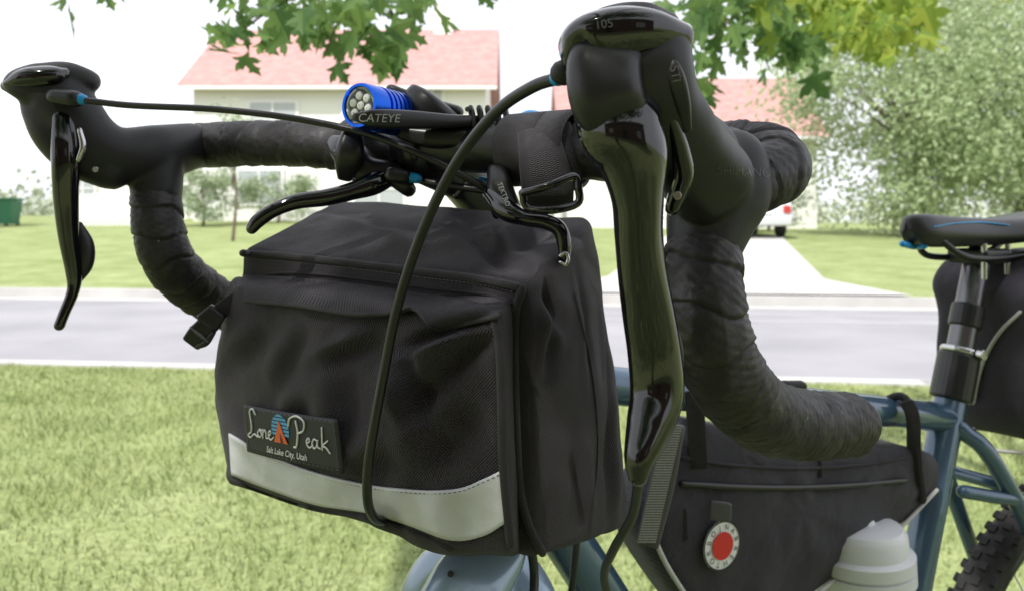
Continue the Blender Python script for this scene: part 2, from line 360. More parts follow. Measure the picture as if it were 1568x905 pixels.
# inline brake levers
loft('inline_lever_far',[(610,262,.50,13,.006),(575,280,.49,18,.007),(540,293,.485,14,.006),(500,303,.48,13,.005),(455,309,.478,12,.005),(420,322,.476,11,.005),(396,338,.475,11,.005),(386,350,.475,9,.005)],M['gloss'],bike,n=8)
loft('inline_lever_clamp_far',[(520,225,.515,12,.01),(540,240,.505,24,.014),(565,262,.50,22,.014),(600,268,.50,18,.012),(625,290,.50,12,.01)],M['plas'],bike,e=3.5)
loft('inline_lever_near',[(752,300,.452,12,.006),(775,322,.442,17,.007),(805,335,.436,12,.006),(835,340,.432,12,.005),(857,352,.43,12,.005),(864,375,.43,11,.005),(864,395,.43,9,.005)],M['gloss'],bike,n=8)
tube('inline_lever_hole',[P(858,392,.424),P(866,388,.424),P(870,397,.424),P(866,406,.424),P(858,402,.424)],.0010,M['steel'],bike,n=4,seg=8)
loft('inline_lever_body_near',[(762,268,.462,16,.008),(768,295,.455,20,.010),(782,322,.45,17,.008)],M['plas'],bike,e=3.5)
text('inline_lever_text','TEKTRO',.0042,M['print'],P(771,298,.437),P(782,325,.43)-P(762,275,.44),(1,0,.3),bike)
for u,v in((628,272),(745,280)): tube('lever_ferrule',[P(u-8,v-1,.488),P(u+10,v+2,.487)],.0032,M['bluep'],bike,n=2)
tube('barrel_adjuster',[P(600,268,.485),P(618,271,.487)],.0048,M['plas'],bike,n=3,seg=10,e=4)
# stem and head tube
F0=Vector((-.015,.578,0))
def fp(k,z,side=0): return Vector((F0.x+hd.x*k+hn.x*side,F0.y+hd.y*k+hn.y*side,z))
tube('stem',[Vector((-.0575,.51,1.025)),Vector((-.035,.545,1.01)),Vector((-.015,.578,.99))],[.020,.016,.019],M['plas'],bike,e=2.6)
cyl('stem_clamp',P(668,226,.505),P(625,226,.518),.021,M['plas'],bike)
cyl('steerer',(-.015,.578,.89),(-.018,.572,1.01),.019,M['plas'],bike)
cyl('headset_cup',(-.008,.585,.885),(-.01,.583,.90),.023,M['steel'],bike)
tube('head_tube',[Vector((-.008,.585,.888)),Vector((-.002,.58,.75))],.021,M['frame'],bike)
tube('top_tube',[fp(.0,.870),fp(.55,.772)],.0155,M['frame'],bike,n=4,seg=24)
BB=fp(.38,.27)
tube('down_tube',[fp(.02,.805),BB],.019,M['frame'],bike,n=4,seg=24)
tube('seat_tube',[fp(.556,.795),BB],.0165,M['frame'],bike,n=4,seg=24)
axle=fp(.38+.45,.345)
for s in(-1,1):
    tube('seat_stay',[fp(.55,.765,.012*s),fp(.60,.70,.035*s),axle+hn*.065*s],[.009,.009,.007],M['frame'],bike,n=6)
    tube('chain_stay',[BB+hn*.02*s,axle+hn*.065*s],.010,M['frame'],bike,n=3)
tube('stay_bridge',[fp(.60,.70,-.034),fp(.60,.70,.034)],.007,M['frame'],bike,n=2)
tube('rack_stay',[fp(.545,.70,.02),fp(.62,.685,.04),fp(.80,.66,.05)],.007,M['frame'],bike,n=5)
cyl('bottom_bracket',BB-hn*.035,BB+hn*.035,.022,M['frame'],bike)
cyl('chainring',BB+hn*.045,BB+hn*.049,.085,M['post'],bike,seg=48)
tube('crank_arm',[BB+hn*.06,BB+hn*.065+hd*.09+Vector((0,0,-.14))],[.014,.010],M['post'],bike,n=4)
tube('crank_arm',[BB-hn*.06,BB-hn*.065-hd*.09+Vector((0,0,.14))],[.014,.010],M['post'],bike,n=4)
# fork
fax=Vector((-.015,.578,0))+f_*.16; fax.z=.345
cr_=Vector((-.018,.57,.742))
tube('fork_crown',[cr_+Vector((0,0,.02)),cr_+Vector((0,0,-.01))],[.024,.028],M['fork'],bike,n=4)
for s in(-1,1):
    side=a_*(.052*s)
    tube('fork_leg',[cr_+side*.3+Vector((0,0,.0)),cr_+side*.9+f_*.01+Vector((0,0,-.035)),cr_+side*1.05+f_*.03+Vector((0,0,-.12)),fax+side],[.019,.019,.016,.009],M['fork'],bike,n=8,seg=20)
loft('fork_shoulder',[(780,820,.50,18,.02),(768,848,.49,34,.022),(728,885,.475,58,.024),(700,940,.465,66,.024)],M['fork'],bike,e=3.4)
cyl('fork_boss',P(690,878,.445),P(690,878,.452),.0018,M['plas'],bike)
def wheel(c,fw,nm,R=.345):
    w=empty(nm); w.parent=bike
    fw=Vector(fw).normalized(); up=Vector((0,0,1)); nn=fw.cross(up)
    def ringo(name,rad,tr,m,seg=96,e=2):
        V=[];F=[];s2=14
        for i in range(seg):
            t=2*math.pi*i/seg; d=fw*math.cos(t)+up*math.sin(t)
            for j in range(s2):
                p=2*math.pi*j/s2; V.append(c+d*(rad+tr[0]*math.cos(p))+nn*tr[1]*math.sin(p))
        for i in range(seg):
            for j in range(s2):
                F.append((i*s2+j,i*s2+(j+1)%s2,((i+1)%seg)*s2+(j+1)%s2,((i+1)%seg)*s2+j))
        return mk(name,V,F,m,w)
    ringo('tyre',R-.02,(.019,.020),M['tyre']); ringo('rim',R-.047,(.011,.010),M['plas'])
    V=[];F=[]
    for i in range(110):
        t=2*math.pi*i/110
        for sidx,off in enumerate((-.017,-.006,.006,.017)):
            tt=t+(.5 if sidx%2 else 0)*2*math.pi/110; d=fw*math.cos(tt)+up*math.sin(tt); tg=-fw*math.sin(tt)+up*math.cos(tt)
            rr=R-.02+math.sqrt(.02**2-min(abs(off),.0185)**2)
            b=len(V)
            for x in(-.0048,.0048):
                for y in(-.0038,.0038):
                    for z in(-.003,.0012): V.append(c+d*(rr+z)+nn*(off+y)+tg*x)
            for f in((0,1,3,2),(4,6,7,5),(0,4,5,1),(2,3,7,6),(0,2,6,4),(1,5,7,3)): F.append(tuple(b+k for k in f))
    mk('tread_knobs',V,F,M['tyre'],w,smooth=False)
    cyl('hub',c-nn*.04,c+nn*.04,.018,M['post'],w)
    for i in range(32):
        t=2*math.pi*i/32; d=fw*math.cos(t)+up*math.sin(t); s=1 if i%2 else -1
        t2=t+.35*(1 if (i//2)%2 else -1); d2=fw*math.cos(t2)+up*math.sin(t2)
        tube('spoke',[c+d2*.018+nn*.03*s,c+d*(R-.055)],.001,M['steel'],w,n=1,seg=6,dome=False)
wheel(axle,hd,'rear_wheel'); wheel(fax,f_,'front_wheel')
tube('kickstand',[BB+hd*.04-hn*.03,BB+hd*.02-hn*.22+Vector((0,0,-.27))],.007,M['plas'],bike)
# seat post + saddle
st=(fp(.556,.795)-BB).normalized()
p0=fp(.556,.795)
tube('seat_post',[p0-st*.05,p0+st*.155],.0137,M['post'],bike,n=4,seg=24)
cyl('seat_collar',p0-st*.005,p0+st*.045,.021,M['plas'],bike)
cyl('seat_collar_band',p0+st*.045,p0+st*.052,.0195,M['steel'],bike)
cyl('seat_bolt',p0+st*.048+hn*.02,p0+st*.048+hn*.027,.006,M['steel'],bike)
cyl('post_band',p0+st*.075,p0+st*.10,.0165,M['plas'],bike)
top=p0+st*.162
box('saddle_clamp',top+Vector((0,0,-.006)),(.05,.045,.016),M['plas'],bike,rot=math.atan2(hd.y,hd.x),bev=.004)
for s in(-.022,.022): 
    cyl('clamp_bolt',top+hn*.018+hd*s+Vector((0,0,-.03)),top+hn*.018+hd*s+Vector((0,0,.008)),.003,M['steel'],bike)
    tube('saddle_rail',[top+hn*s*.5-hd*.095+Vector((0,0,.016)),top+hn*s-hd*.055+Vector((0,0,-.006)),top+hn*s+hd*.05+Vector((0,0,-.004)),top+hn*s*1.6+hd*.13+Vector((0,0,.02))],.0036,M['plas'],bike,n=8)
def saddle():
    V=[];F=[];n=50;seg=36
    for i in range(n+1):
        t=i/n; k=-.128+.29*t
        hw=.019+.056*(1/(1+math.exp(-(t-.62)*11)))
        e=1
        if t<.10: e=math.sqrt(max(.01,1-((.10-t)/.10)**2))
        if t>.93: e=math.sqrt(max(.03,1-((t-.93)/.07)**2))
        hw*=e
        zc=.981-top.z-.006*math.sin(t*math.pi)+.010*max(0,t-.5)
        dn=.034*(1-t)+.016*t
        for j in range(seg):
            p=2*math.pi*j/seg; y=math.cos(p); z=math.sin(p)
            zz=((.009*z*e) if z>0 else dn*e*z*(.75+.25*abs(y)))-.009*(abs(y)**3)
            sg=abs(y)**.75*(1 if y>0 else -1)
            V.append(top+hd*k+hn*(hw*sg*(1 if z>-.3 else .86))+Vector((0,0,zc+zz)))
    for i in range(n):
        for j in range(seg): F.append((i*seg+j,i*seg+(j+1)%seg,(i+1)*seg+(j+1)%seg,(i+1)*seg+j))
    F.append(tuple(range(seg))[::-1]);F.append(tuple(n*seg+j for j in range(seg)))
    return mk('saddle',V,F,M['sadd'],bike)
sad=saddle(); bvS0=bvh_of(sad)
q=[on([bvS0],u,v,.0005,.8) for u,v in((1430,348),(1460,343),(1500,341),(1545,345))]
tube('saddle_stripe',q,.0008,M['bluep'],bike)
q=[on([bvS0],u,v,.0,.79) for u,v in((1382,374),(1398,378),(1416,377))]
tube('saddle_blue_trim',q,.0032,M['bluep'],bike)
# ---------------------------------------------------------------- HANDLEBAR BAG
bag=empty('handlebar_bag')
def creases(s,t,segs):
    r=0
    for s0,t0,s1,t1,w,dp in segs:
        dx,dy=s1-s0,t1-t0; L=dx*dx+dy*dy; k=((s-s0)*dx+(t-t0)*dy)/L; kc=max(0,min(1,k))
        d=math.hypot(s-s0-dx*kc,t-t0-dy*kc); env=math.sin(math.pi*max(.08,min(.92,kc)))
        sd=((s-s0)*dy-(t-t0)*dx)/math.sqrt(L)
        r+=dp*env*(-math.exp(-(d/w)**2)+.7*math.exp(-((sd-1.5*w)/w)**2)*math.exp(-max(0,abs(k-.5)-.5)**2*40))
    return r
C={}
C[(0,0,1)]=P(366,383,.535);C[(1,0,1)]=P(812,432,.405);C[(0,0,0)]=P(356,742,.535);C[(1,0,0)]=P(812,858,.405)
C[(0,1,1)]=P(520,303,.62);C[(1,1,1)]=P(905,330,.48);C[(0,1,0)]=P(500,700,.62);C[(1,1,0)]=P(968,806,.48)
fn=Vector((-.6,-.8,0));an=Vector((-.8,.6,0))
def dbody(p,pp,w):
    s,j,t=pp; o=Vector((0,0,0))
    if s>0: o-=an*(.011*(1-j*j)*(1-t*t*.6)*max(0,s)**6) 
    else: o+=an*.006*(1-j*j)*(1-t*t)*max(0,-s)**6
    o+=Vector((0,0,1))*(.004*(1-s*s)*(1-j*j)*max(0,t)**6)
    o+=-fn*(.006*(1-t*t)*max(0,j)**6)
    nn=noise.noise(w*22)*.0028+noise.noise(w*60)*.0009
    if s>.6:
        o-=an*creases(j,t,[(-.9,.9,-.3,.5,.09,.005),(-.6,1,-.75,.2,.10,.005),(.3,-1,.6,.1,.12,.004),(-.2,-.9,-.4,-.2,.1,.004),(.9,.6,.5,-.3,.1,.004),(.1,.8,.0,.1,.08,.003)])
    if t>.6:
        o+=Vector((0,0,1))*creases(s,j,[(.95,-.9,.3,.1,.10,.004),(.8,.9,.75,-.6,.07,.006),(-.9,.5,.2,-.3,.1,.003),(.2,.8,.5,-.2,.08,.003)])
    d=Vector((nn,-nn,nn*.6)); return o+d
body,bvB=hexbag('bag_body',C,(90,50,70),(.06,.12,.08),M['fab'],bag,dbody,(.24,.13,.15))
C2={}
C2[(0,0,1)]=P(370,440,.505);C2[(1,0,1)]=P(764,474,.385);C2[(0,0,0)]=P(349,732,.505);C2[(1,0,0)]=P(784,846,.382)
C2[(0,1,1)]=P(364,420,.545);C2[(1,1,1)]=P(796,450,.42);C2[(0,1,0)]=P(350,739,.545);C2[(1,1,0)]=P(800,853,.42)
seg=[(.42,.62,.98,.98,.06,.012),(.50,.62,.62,-.1,.07,.010),(.95,.9,.55,.1,.08,.009),(.9,.3,.55,-.5,.10,.008),(.35,.7,-.1,.35,.08,.007),
(-.2,.8,-.45,.0,.09,.005),(-.6,.7,-.85,.1,.09,.005),(.5,-.2,.15,-.6,.1,.007),(.1,.5,.2,-.4,.12,.006),(-.9,-.2,-.5,-.6,.1,.003),(.75,-.5,.8,-1,.08,.005),(.3,-.7,.35,-1.05,.08,.005),(-.1,.1,-.35,-.3,.09,.004)]
def dpock(p,pp,w):
    s,j,t=pp; fr=max(0,-j)
    o=fn*fr*(.014*(1-s*s)*(1-t*t)+.003*(1-s*s))
    o+=an*.019*max(0,-s)**4*max(0,1-(t-.15)**2)
    if t<0: o+=Vector((0,0,-1))*.008*math.exp(-((s-.55)/.25)**2)*(-t)**2
    if t<0: o+=Vector((0,0,-1))*.003*(1-s*s)*(-t)
    if t>.0: o+=Vector((0,0,-1))*.004*math.exp(-((s-.45)/.22)**2)*t**3
    o+=fn*fr*creases(s,t,seg)
    nn=noise.noise(w*25)*.003+noise.noise(w*70)*.0012
    return o+fn*nn
pock,bvP=hexbag('front_pocket',C2,(120,24,80),(.05,.45,.07),M['fab'],bag,dpock,(.22,.03,.12))
BV=[bvB,bvP]
strip('reflective_band',[(351,663),(400,690),(480,722),(560,741),(640,750),(700,748),(740,733),(771,718)],[(355,726),(400,744),(480,771),(560,784),(620,801),(690,826),(740,820),(781,795)],BV,M['refl'],bag,.0012,90,10,D=.50)
strip('zip_flap',[(372,422),(450,425),(560,438),(650,450),(720,462),(768,478)],[(376,462),(450,468),(540,482),(600,480),(635,474),(662,500),(690,500),(762,484)],BV,M['fab'],bag,lambda s:.002+.006*s,80,8,th=.0018,D=.51)
def seam(name,pts,off=.001,r=.0014,m='fab',bv=BV,D=.50,n=8):
    c=cr([(a,b,0) for a,b in pts],n); tube(name,[on(bv,q[0],q[1],off,D) for q in c],r,M[m],bag,n=2,seg=8)
seam('flap_hem',[(376,461),(450,467),(540,481),(600,479),(635,473),(662,499),(690,500),(762,484)],.0082,.0013,'web')
seam('top_piping',[(372,388),(430,392),(500,399),(580,408),(650,417),(730,427),(795,440)],.0012,.0024,'web')
seam('top_seam',[(376,425),(450,418),(560,428),(650,440),(750,452),(790,470)],.0005,.001)
seam('pocket_piping',[(755,482),(764,520),(768,600),(770,700),(776,780),(782,832)],.0016,.0024,'web')
seam('body_piping',[(800,442),(790,480),(788,560),(790,650),(795,740),(808,800),(830,845)],.0014,.0024,'web')
seam('side_seam',[(880,450),(905,560),(915,680),(905,810)],.0003,.0006)
seam('lower_hem',[(356,734),(400,752),(480,778),(560,792),(620,810),(690,840)],.0006,.0014)
def stitches(name,pts,off=.0018,step=.0028,col='gmark'):
    c=cr([(a,b,0) for a,b in pts],30); q=[on(BV,x[0],x[1],off,.5) for x in c]
    V=[];F=[]
    L=[0]
    for i in range(1,len(q)): L.append(L[-1]+(q[i]-q[i-1]).length)
    s=0
    qa=np.array(q)
    while s+step*.6<L[-1]:
        a=Vector([np.interp(s,L,qa[:,k]) for k in range(3)]); b=Vector([np.interp(s+step*.6,L,qa[:,k]) for k in range(3)])
        t=(b-a); vd=(a-CAM).normalized(); w=t.cross(vd)
        if w.length>1e-9:
            w=w.normalized()*.00022; base=len(V); V+=[a-w,b-w,b+w,a+w]; F.append((base,base+1,base+2,base+3))
        s+=step
    mk(name,V,F,M[col],bag,smooth=False)
stitches('band_stitching',[(354,671),(400,695),(480,727),(560,746),(640,755),(700,753),(740,738),(768,725)],.0022)
stitches('pocket_stitching',[(748,490),(757,520),(761,600),(763,700)],.0010,col='dmark')
stitches('top_stitching',[(376,397),(430,400),(500,407),(580,416),(650,425),(730,435),(790,448)],.0008,col='dmark')
# label: sewn patch following the cloth
lc=[on(BV,u,v,.0) for u,v in((380,614),(538,641),(542,717),(384,693))]
oc=(lc[0]+lc[1]+lc[2]+lc[3])/4
LX=((lc[1]-lc[0])+(lc[2]-lc[3])).normalized(); LY=((lc[0]-lc[3])+(lc[1]-lc[2])); LY=(LY-LX*LY.dot(LX)).normalized(); LZ=LX.cross(LY)
if LZ.dot(oc-CAM)>0: LZ=-LZ
wd=((lc[1]-lc[0]).length+(lc[2]-lc[3]).length)/2; ht=((lc[0]-lc[3]).length+(lc[1]-lc[2]).length)/2
AA=[];bb=[]
for i in range(15):
    for j in range(9):
        q=oc+LX*wd*1.02*(i/14-.5)+LY*ht*1.02*(j/8-.5)
        h_=on(BV,784+K*q.x/q.y,340-K*(q.z-CZ)/q.y,0)-oc; x,y,z=h_.dot(LX),h_.dot(LY),h_.dot(LZ); AA.append([1,x,y,x*x,x*y,y*y]); bb.append(z)
AA=np.array(AA);bb=np.array(bb); co_,*_=np.linalg.lstsq(AA,bb,rcond=None); res=float((bb-AA@co_).max())
def lab(x,y,off=.0):
    z=float(np.dot(co_,[1,x,y,x*x,x*y,y*y]))+res+.0006+off
    return oc+LX*x+LY*y+LZ*z
w=wd;h=ht
def lgrid(name,x0,x1,y0,y1,m,off,nu=24,nv=10,th=0):
    V=[lab(x0+(x1-x0)*i/nu,y0+(y1-y0)*j/nv,off) for i in range(nu+1) for j in range(nv+1)]
    F=[(i*(nv+1)+j,(i+1)*(nv+1)+j,(i+1)*(nv+1)+j+1,i*(nv+1)+j+1) for i in range(nu) for j in range(nv)]
    o=mk(name,V,F,m,bag,uv=[(0,0)]*len(V))
    if th: s=o.modifiers.new('s','SOLIDIFY'); s.thickness=th; s.offset=0
    return o
lgrid('label_patch',-w/2,w/2,-h/2,h/2,M['label'],0,th=.0008)
def lpoly(name,pts,m,off): mk(name,[lab(x,y,off) for x,y in pts],[tuple(range(len(pts)))],m,bag,smooth=False)
def txt_on(name,body,size,x,y,m,shear,off=.0012,rot=0,bold=0,sx=1):
    me=fontmesh(body,size,shear,bold)
    for v in me.vertices:
        X=v.co.x*math.cos(rot)*sx-v.co.y*math.sin(rot);Y=v.co.x*math.sin(rot)*sx+v.co.y*math.cos(rot)
        v.co=lab(x+X,y+Y,off)
    me.materials.clear(); me.materials.append(m)
    n=bpy.data.objects.new(name,me); sc.collection.objects.link(n); n.parent=bag
def stroke(pts,r=.00050,dx=0):
    c=cr([(x+dx,y,0) for x,y in pts],8)
    tube('label_script',[lab(q[0]*w+.10*(q[1]-.0)*h,q[1]*h*1.25+.01*h,.0009) for q in c],r,M['wht'],bag,n=1,seg=6)
e_=[(-.19,-.04),(-.165,.0),(-.172,.045),(-.193,.0),(-.188,-.07),(-.165,-.10),(-.135,-.05)]
stroke([(-.345,.27),(-.375,.35),(-.415,.30),(-.40,.12),(-.405,-.03),(-.445,-.10),(-.42,-.14),(-.37,-.07),(-.325,-.10)],.0006)
stroke([(-.30,.03),(-.325,-.04),(-.30,-.10),(-.275,-.04),(-.30,.03),(-.27,.02)])
stroke([(-.258,.04),(-.262,-.10)]); stroke([(-.26,-.03),(-.238,.04),(-.222,.0),(-.222,-.08),(-.20,-.09)])
stroke(e_)
stroke([(.11,.28),(.125,.10),(.105,-.12),(.08,-.14)],.0006); stroke([(.03,.18),(.05,.30),(.12,.36),(.19,.29),(.18,.15),(.125,.09)],.0006)
stroke(e_,dx=.40)
stroke([(.305,.03),(.275,.04),(.26,-.04),(.275,-.10),(.30,-.05),(.31,.04),(.308,-.06),(.33,-.09)])
stroke([(.355,.24),(.35,-.10)]); stroke([(.40,.05),(.357,-.03),(.385,-.06),(.415,-.13)])
txt_on('label_city','Salt Lake City, Utah',h*.18,-w*.02,-h*.33,M['wht'],.3,bold=.00003)
cx0,cy0,r0=-w*.06,h*.12,h*.32
for i in range(6):
    y0=cy0-r0*.35+i*r0*.235; y1=y0+r0*.17
    def hw(y): return math.sqrt(max(0,r0*r0-(y-cy0)**2))
    if hw((y0+y1)/2)>0: lpoly('label_sky_band',[(cx0-hw(y0),y0),(cx0+hw(y0),y0),(cx0+hw(y1),y1),(cx0-hw(y1),y1)],M['lblue'],.0008)
lpoly('label_mountain',[(cx0-r0*.75,cy0-r0*.8),(cx0+r0*.8,cy0-r0*.8),(cx0+r0*.35,cy0-r0*.1),(cx0+r0*.15,cy0+r0*.35),(cx0-.05*r0,cy0+r0*.6),(cx0-r0*.25,cy0+r0*.1)],M['orange'],.0012)
lpoly('label_valley',[(cx0+r0*.05,cy0-r0*.8),(cx0+r0*.3,cy0-r0*.8),(cx0+r0*.05,cy0-r0*.15)],M['label'],.0015)
for a,c,d,e in((-.47,.45,.47,.45),(.47,.45,.47,-.45),(.47,-.45,-.47,-.45),(-.47,-.45,-.47,.45)):
    n_s=22 if a!=d else 12
    for i in range(n_s):
        t0=i/n_s; t1=t0+.6/n_s; tube('label_stitch',[lab(w*(a+(d-a)*t0),h*(c+(e-c)*t0),.0006),lab(w*(a+(d-a)*t1),h*(c+(e-c)*t1),.0006)],.0002,M['gmark'],bag,n=1,seg=4,dome=False)
# side buckle
loft('buckle_strap',[(378,448,.515,9,.0015),(352,464,.512,12,.0015),(330,484,.508,13,.0015)],M['web'],bag,e=5)
bl=M['plas']
loft('buckle_female',[(334,476,.506,15,.0035),(318,494,.505,19,.005)],bl,bag,e=7,dome=.0008)
loft('buckle_male',[(318,496,.504,14,.004),(306,510,.503,17,.004),(294,524,.503,15,.004)],bl,bag,e=7,dome=.0008)
loft('buckle_prong',[(306,492,.502,4,.004),(292,508,.502,5,.004),(289,520,.502,4,.003)],bl,bag,e=4)
loft('buckle_prong',[(326,510,.502,4,.004),(316,524,.502,5,.004),(304,530,.502,4,.003)],bl,bag,e=4)
for k in range(3): loft('buckle_rib',[(300+k*7-8,505+k*5-4,.4985,1.6,.001),(312+k*7-8,517+k*5-4,.4985,1.6,.001)],M['gmark'],bag,e=3,n=2,seg=8)
def wrap(name,u,Dc,vc,wpx,rad,m='web'):
    c=P(u,vc,Dc); ax=a_; V=[];F=[];n=40;hw=wpx*Dc/K
    e1=Vector((0,0,1)); e2=ax.cross(e1)
    for i in range(n):
        t=2*math.pi*i/n; r=rad+.0006*math.sin(3*t)
        for s in(-1,-.33,.33,1): V.append(c+ax*hw*s+e1*r*math.cos(t)*1.05+e2*r*math.sin(t))
    for i in range(n):
        for j in range(3): F.append((i*4+j,i*4+j+1,((i+1)%n)*4+j+1,((i+1)%n)*4+j))
    o=mk(name,V,F,M[m],bag,uv=[((k%4)*.009,(k//4)*.003) for k in range(len(V))]); s=o.modifiers.new('s','SOLIDIFY'); s.thickness=.0022
wrap('bar_strap',812,.468,229,34,.0185); wrap('bar_strap',862,.458,229,26,.0195)
loft('strap_tail',[(822,200,.445,30,.0016),(830,240,.435,36,.0016),(838,285,.437,40,.0018),(842,318,.444,36,.0016)],M['web'],bag,e=6)
loft('strap_tail_inner',[(850,195,.448,24,.0016),(862,240,.44,26,.0016),(872,290,.446,18,.0016)],M['web'],bag,e=6)
tube('strap_ring',[P(800,296,.425),P(840,285,.42),P(880,270,.425),P(886,290,.425),P(884,312,.425),P(845,322,.42),P(808,318,.425),P(800,296,.425)],.0022,M['gloss'],bag,n=6,seg=10)
wrap('bar_strap_far',560,.535,228,26,.0185)
# ---------------------------------------------------------------- HEADLIGHT and mounts
lamp=empty('bicycle_headlight')
c0=P(551,162,.462); ax=Vector((.50,.85,-.03)).normalized()
A=ax.orthogonal().normalized()
def lat(name,prof,m,parent,seg=48,c=c0,ax=ax):
    A=ax.orthogonal().normalized();B=ax.cross(A);V=[];F=[]
    for d,r in prof:
        for j in range(seg):
            t=2*math.pi*j/seg; V.append(c+ax*d+A*r*math.cos(t)+B*r*math.sin(t))
    for i in range(len(prof)-1):
        for j in range(seg): F.append((i*seg+j,i*seg+(j+1)%seg,(i+1)*seg+(j+1)%seg,(i+1)*seg+j))
    o=mk(name,V,F,m,parent,smooth=True)
    e=o.modifiers.new('e','EDGE_SPLIT'); e.split_angle=math.radians(35); return o
prof=[(.003,.0108),(-.001,.0112),(-.001,.0128),(.001,.0133),(.012,.0133),(.0125,.0125)]
d=.014
for i in range(7): prof+=[(d,.0118),(d,.0136),(d+.0022,.0136),(d+.0022,.0118)]; d+=.0042
prof+=[(d,.012),(d+.004,.011),(d+.005,.004)]
lat('lamp_body',prof,M['blue'],lamp)
lat('lamp_reflector',[(.0008,.0110),(.004,.009),(.006,.005),(.0065,.0002)],M['lens'],lamp)
B=ax.cross(A)
for i in range(7):
    if i==6: q=c0
    else: q=c0+A*.006*math.cos(i*math.pi/3)+B*.006*math.sin(i*math.pi/3)
    lat('lamp_led',[(.0006,.0026),(-.0002,.0020),(-.0006,.0003)],M['led'],lamp,16,q)
mount=empty('computer_mount')
loft('mount_arm',[(546,180,.444,7,.003),(575,182,.446,14,.005),(630,184,.460,14,.007),(690,186,.476,10,.009),(745,186,.49,8,.009)],M['plas'],mount,e=5)
bvM=bvh_of(bpy.data.objects['mount_arm'])
txt_ray('mount_text','CATEYE',.0066,580,182,.445,-1,[bvM],M['print'],mount,.15)
loft('mount_block',[(640,150,.50,14,.012),(660,170,.495,22,.014),(690,200,.50,24,.014),(705,225,.50,18,.012)],M['plas'],mount,e=4)
loft('mount_foot',[(620,205,.49,10,.01),(660,212,.488,16,.012),(715,212,.486,16,.012)],M['plas'],mount,e=4)
loft('rubber_strap',[(600,140,.50,10,.006),(640,158,.50,13,.008),(700,172,.50,10,.008)],M['plas'],mount,e=3)
for i in range(5): loft('mount_rib',[(722+i*13,172-i*0,.485,5,.010),(728+i*13,200,.482,5,.010)],M['plas'],mount,e=3,n=3)
for u,v in((745,180),(757,178),(716,168)): cyl('mount_screw',P(u,v,.470),P(u,v,.475),.0016,M['post'],mount)
loft('lamp_clamp',[(540,205,.49,16,.010),(535,235,.49,22,.014),(530,262,.495,14,.010)],M['plas'],mount,e=4)
loft('lamp_clamp_screw',[(517,235,.485,6,.004),(530,250,.483,7,.004)],M['gloss'],mount)
text('bar_print','PRO BAR',.0065,M['gmark'],P(773,226,.4605),(.0,.1,1),(-1,.3,0),bike)
loft('blue_quick_release',[(796,182,.50,7,.006),(815,177,.50,8,.007),(846,186,.505,6,.006)],M['bluep'],mount)
# ---------------------------------------------------------------- FRAME BAG
fb=empty('frame_bag')
def fD(u):
    r=(u-784)/K; k=(r*F0.y-F0.x)/(hd.x-hd.y*r); return F0.y+hd.y*k
out=[(1046,640),(1120,655),(1200,668),(1300,676),(1388,684),(1398,735),(1330,800),(1240,868),(1150,930),(1080,960),(1020,900),(965,800),(990,720)]
def prism(name,outline,th,m,parent,bulge=.01,off=0,rings=10):
    p=[P(u,v,fD(u)) for u,v in outline]; c=sum(p,Vector())/len(p)
    cc=cr([tuple(q) for q in p]+[tuple(p[0])],5)[:-1]; n=len(cc);V=[];F=[]
    lay=[]
    for s in(-1,1):
        for k in range(rings+1):
            q=k/rings; sc_=1-q; lay.append((sc_,s*(th/2+bulge*(1-sc_**2.5)),s))
    order=lay[:rings+1][::-1]+lay[rings+1:]
    for sc_,o,s in order:
        for x in cc:
            w=c+(Vector(x)-c)*max(sc_,.001); nn=(noise.noise(w*30)*.005+noise.noise(w*70)*.002)*(1 if sc_<1 else 0)
            V.append(w+hn*(o+off+nn))
    L=len(order)
    for i in range(L-1):
        for j in range(n): F.append((i*n+j,i*n+(j+1)%n,(i+1)*n+(j+1)%n,(i+1)*n+j))
    uv=[((v-c).dot(hd),(v-c).z) for v in V]
    return mk(name,V,F,m,parent,uv=uv),BVHTree.FromPolygons(V,F)
o,bvF=prism('frame_bag_body',out,.05,M['fab2'],fb)
def pl(name,pts,r,m,par=fb,off=0,side=.027,n=6):
    tube(name,[P(u,v,fD(u))+hn*side for u,v in pts],r,M[m],par,n=n,seg=8)
pl('frame_bag_piping',[(1396,738),(1330,803),(1240,871),(1150,933),(1080,963)],.0020,'meshl')
pl('frame_bag_piping',[(962,790),(990,850),(1040,925)],.0020,'meshl')
q=[on([bvF],u,v,.001,.7) for u,v in((1045,740),(1130,745),(1220,746),(1310,742),(1385,735))]
tube('frame_bag_zip',q,.0028,M['plas'],fb,n=6,seg=8)
q=[on([bvF],u,v,.001,.7) for u,v in((1046,700),(1130,712),(1220,716),(1310,712),(1392,700))]
tube('frame_bag_seam',q,.0015,M['fab2'],fb,n=6,seg=8)
def vstrap(name,pts,wpx,m='web'): loft(name,[(u,v,D,wpx,.0015) for u,v,D in pts],M[m],fb,e=6)
vstrap('frame_bag_strap',[(1062,600,.635),(1066,650,.635),(1070,715,.635)],14)
vstrap('frame_bag_strap',[(1388,615,.775),(1398,640,.772),(1400,700,.775),(1408,765,.78)],10)
tube('frame_bag_loop',[P(1350,616,.80),P(1378,606,.79),P(1395,625,.78),P(1402,680,.775),(P(1412,765,.78))],.004,M['web'],fb,n=6)
vstrap('frame_bag_pull',[(1248,690,.705),(1250,728,.705)],9)
loft('frame_bag_tab',[(1200,590,.70,8,.006),(1225,592,.71,10,.006)],M['web'],fb)
vstrap('zip_tag',[(1044,780,.63),(1046,825,.63)],8)
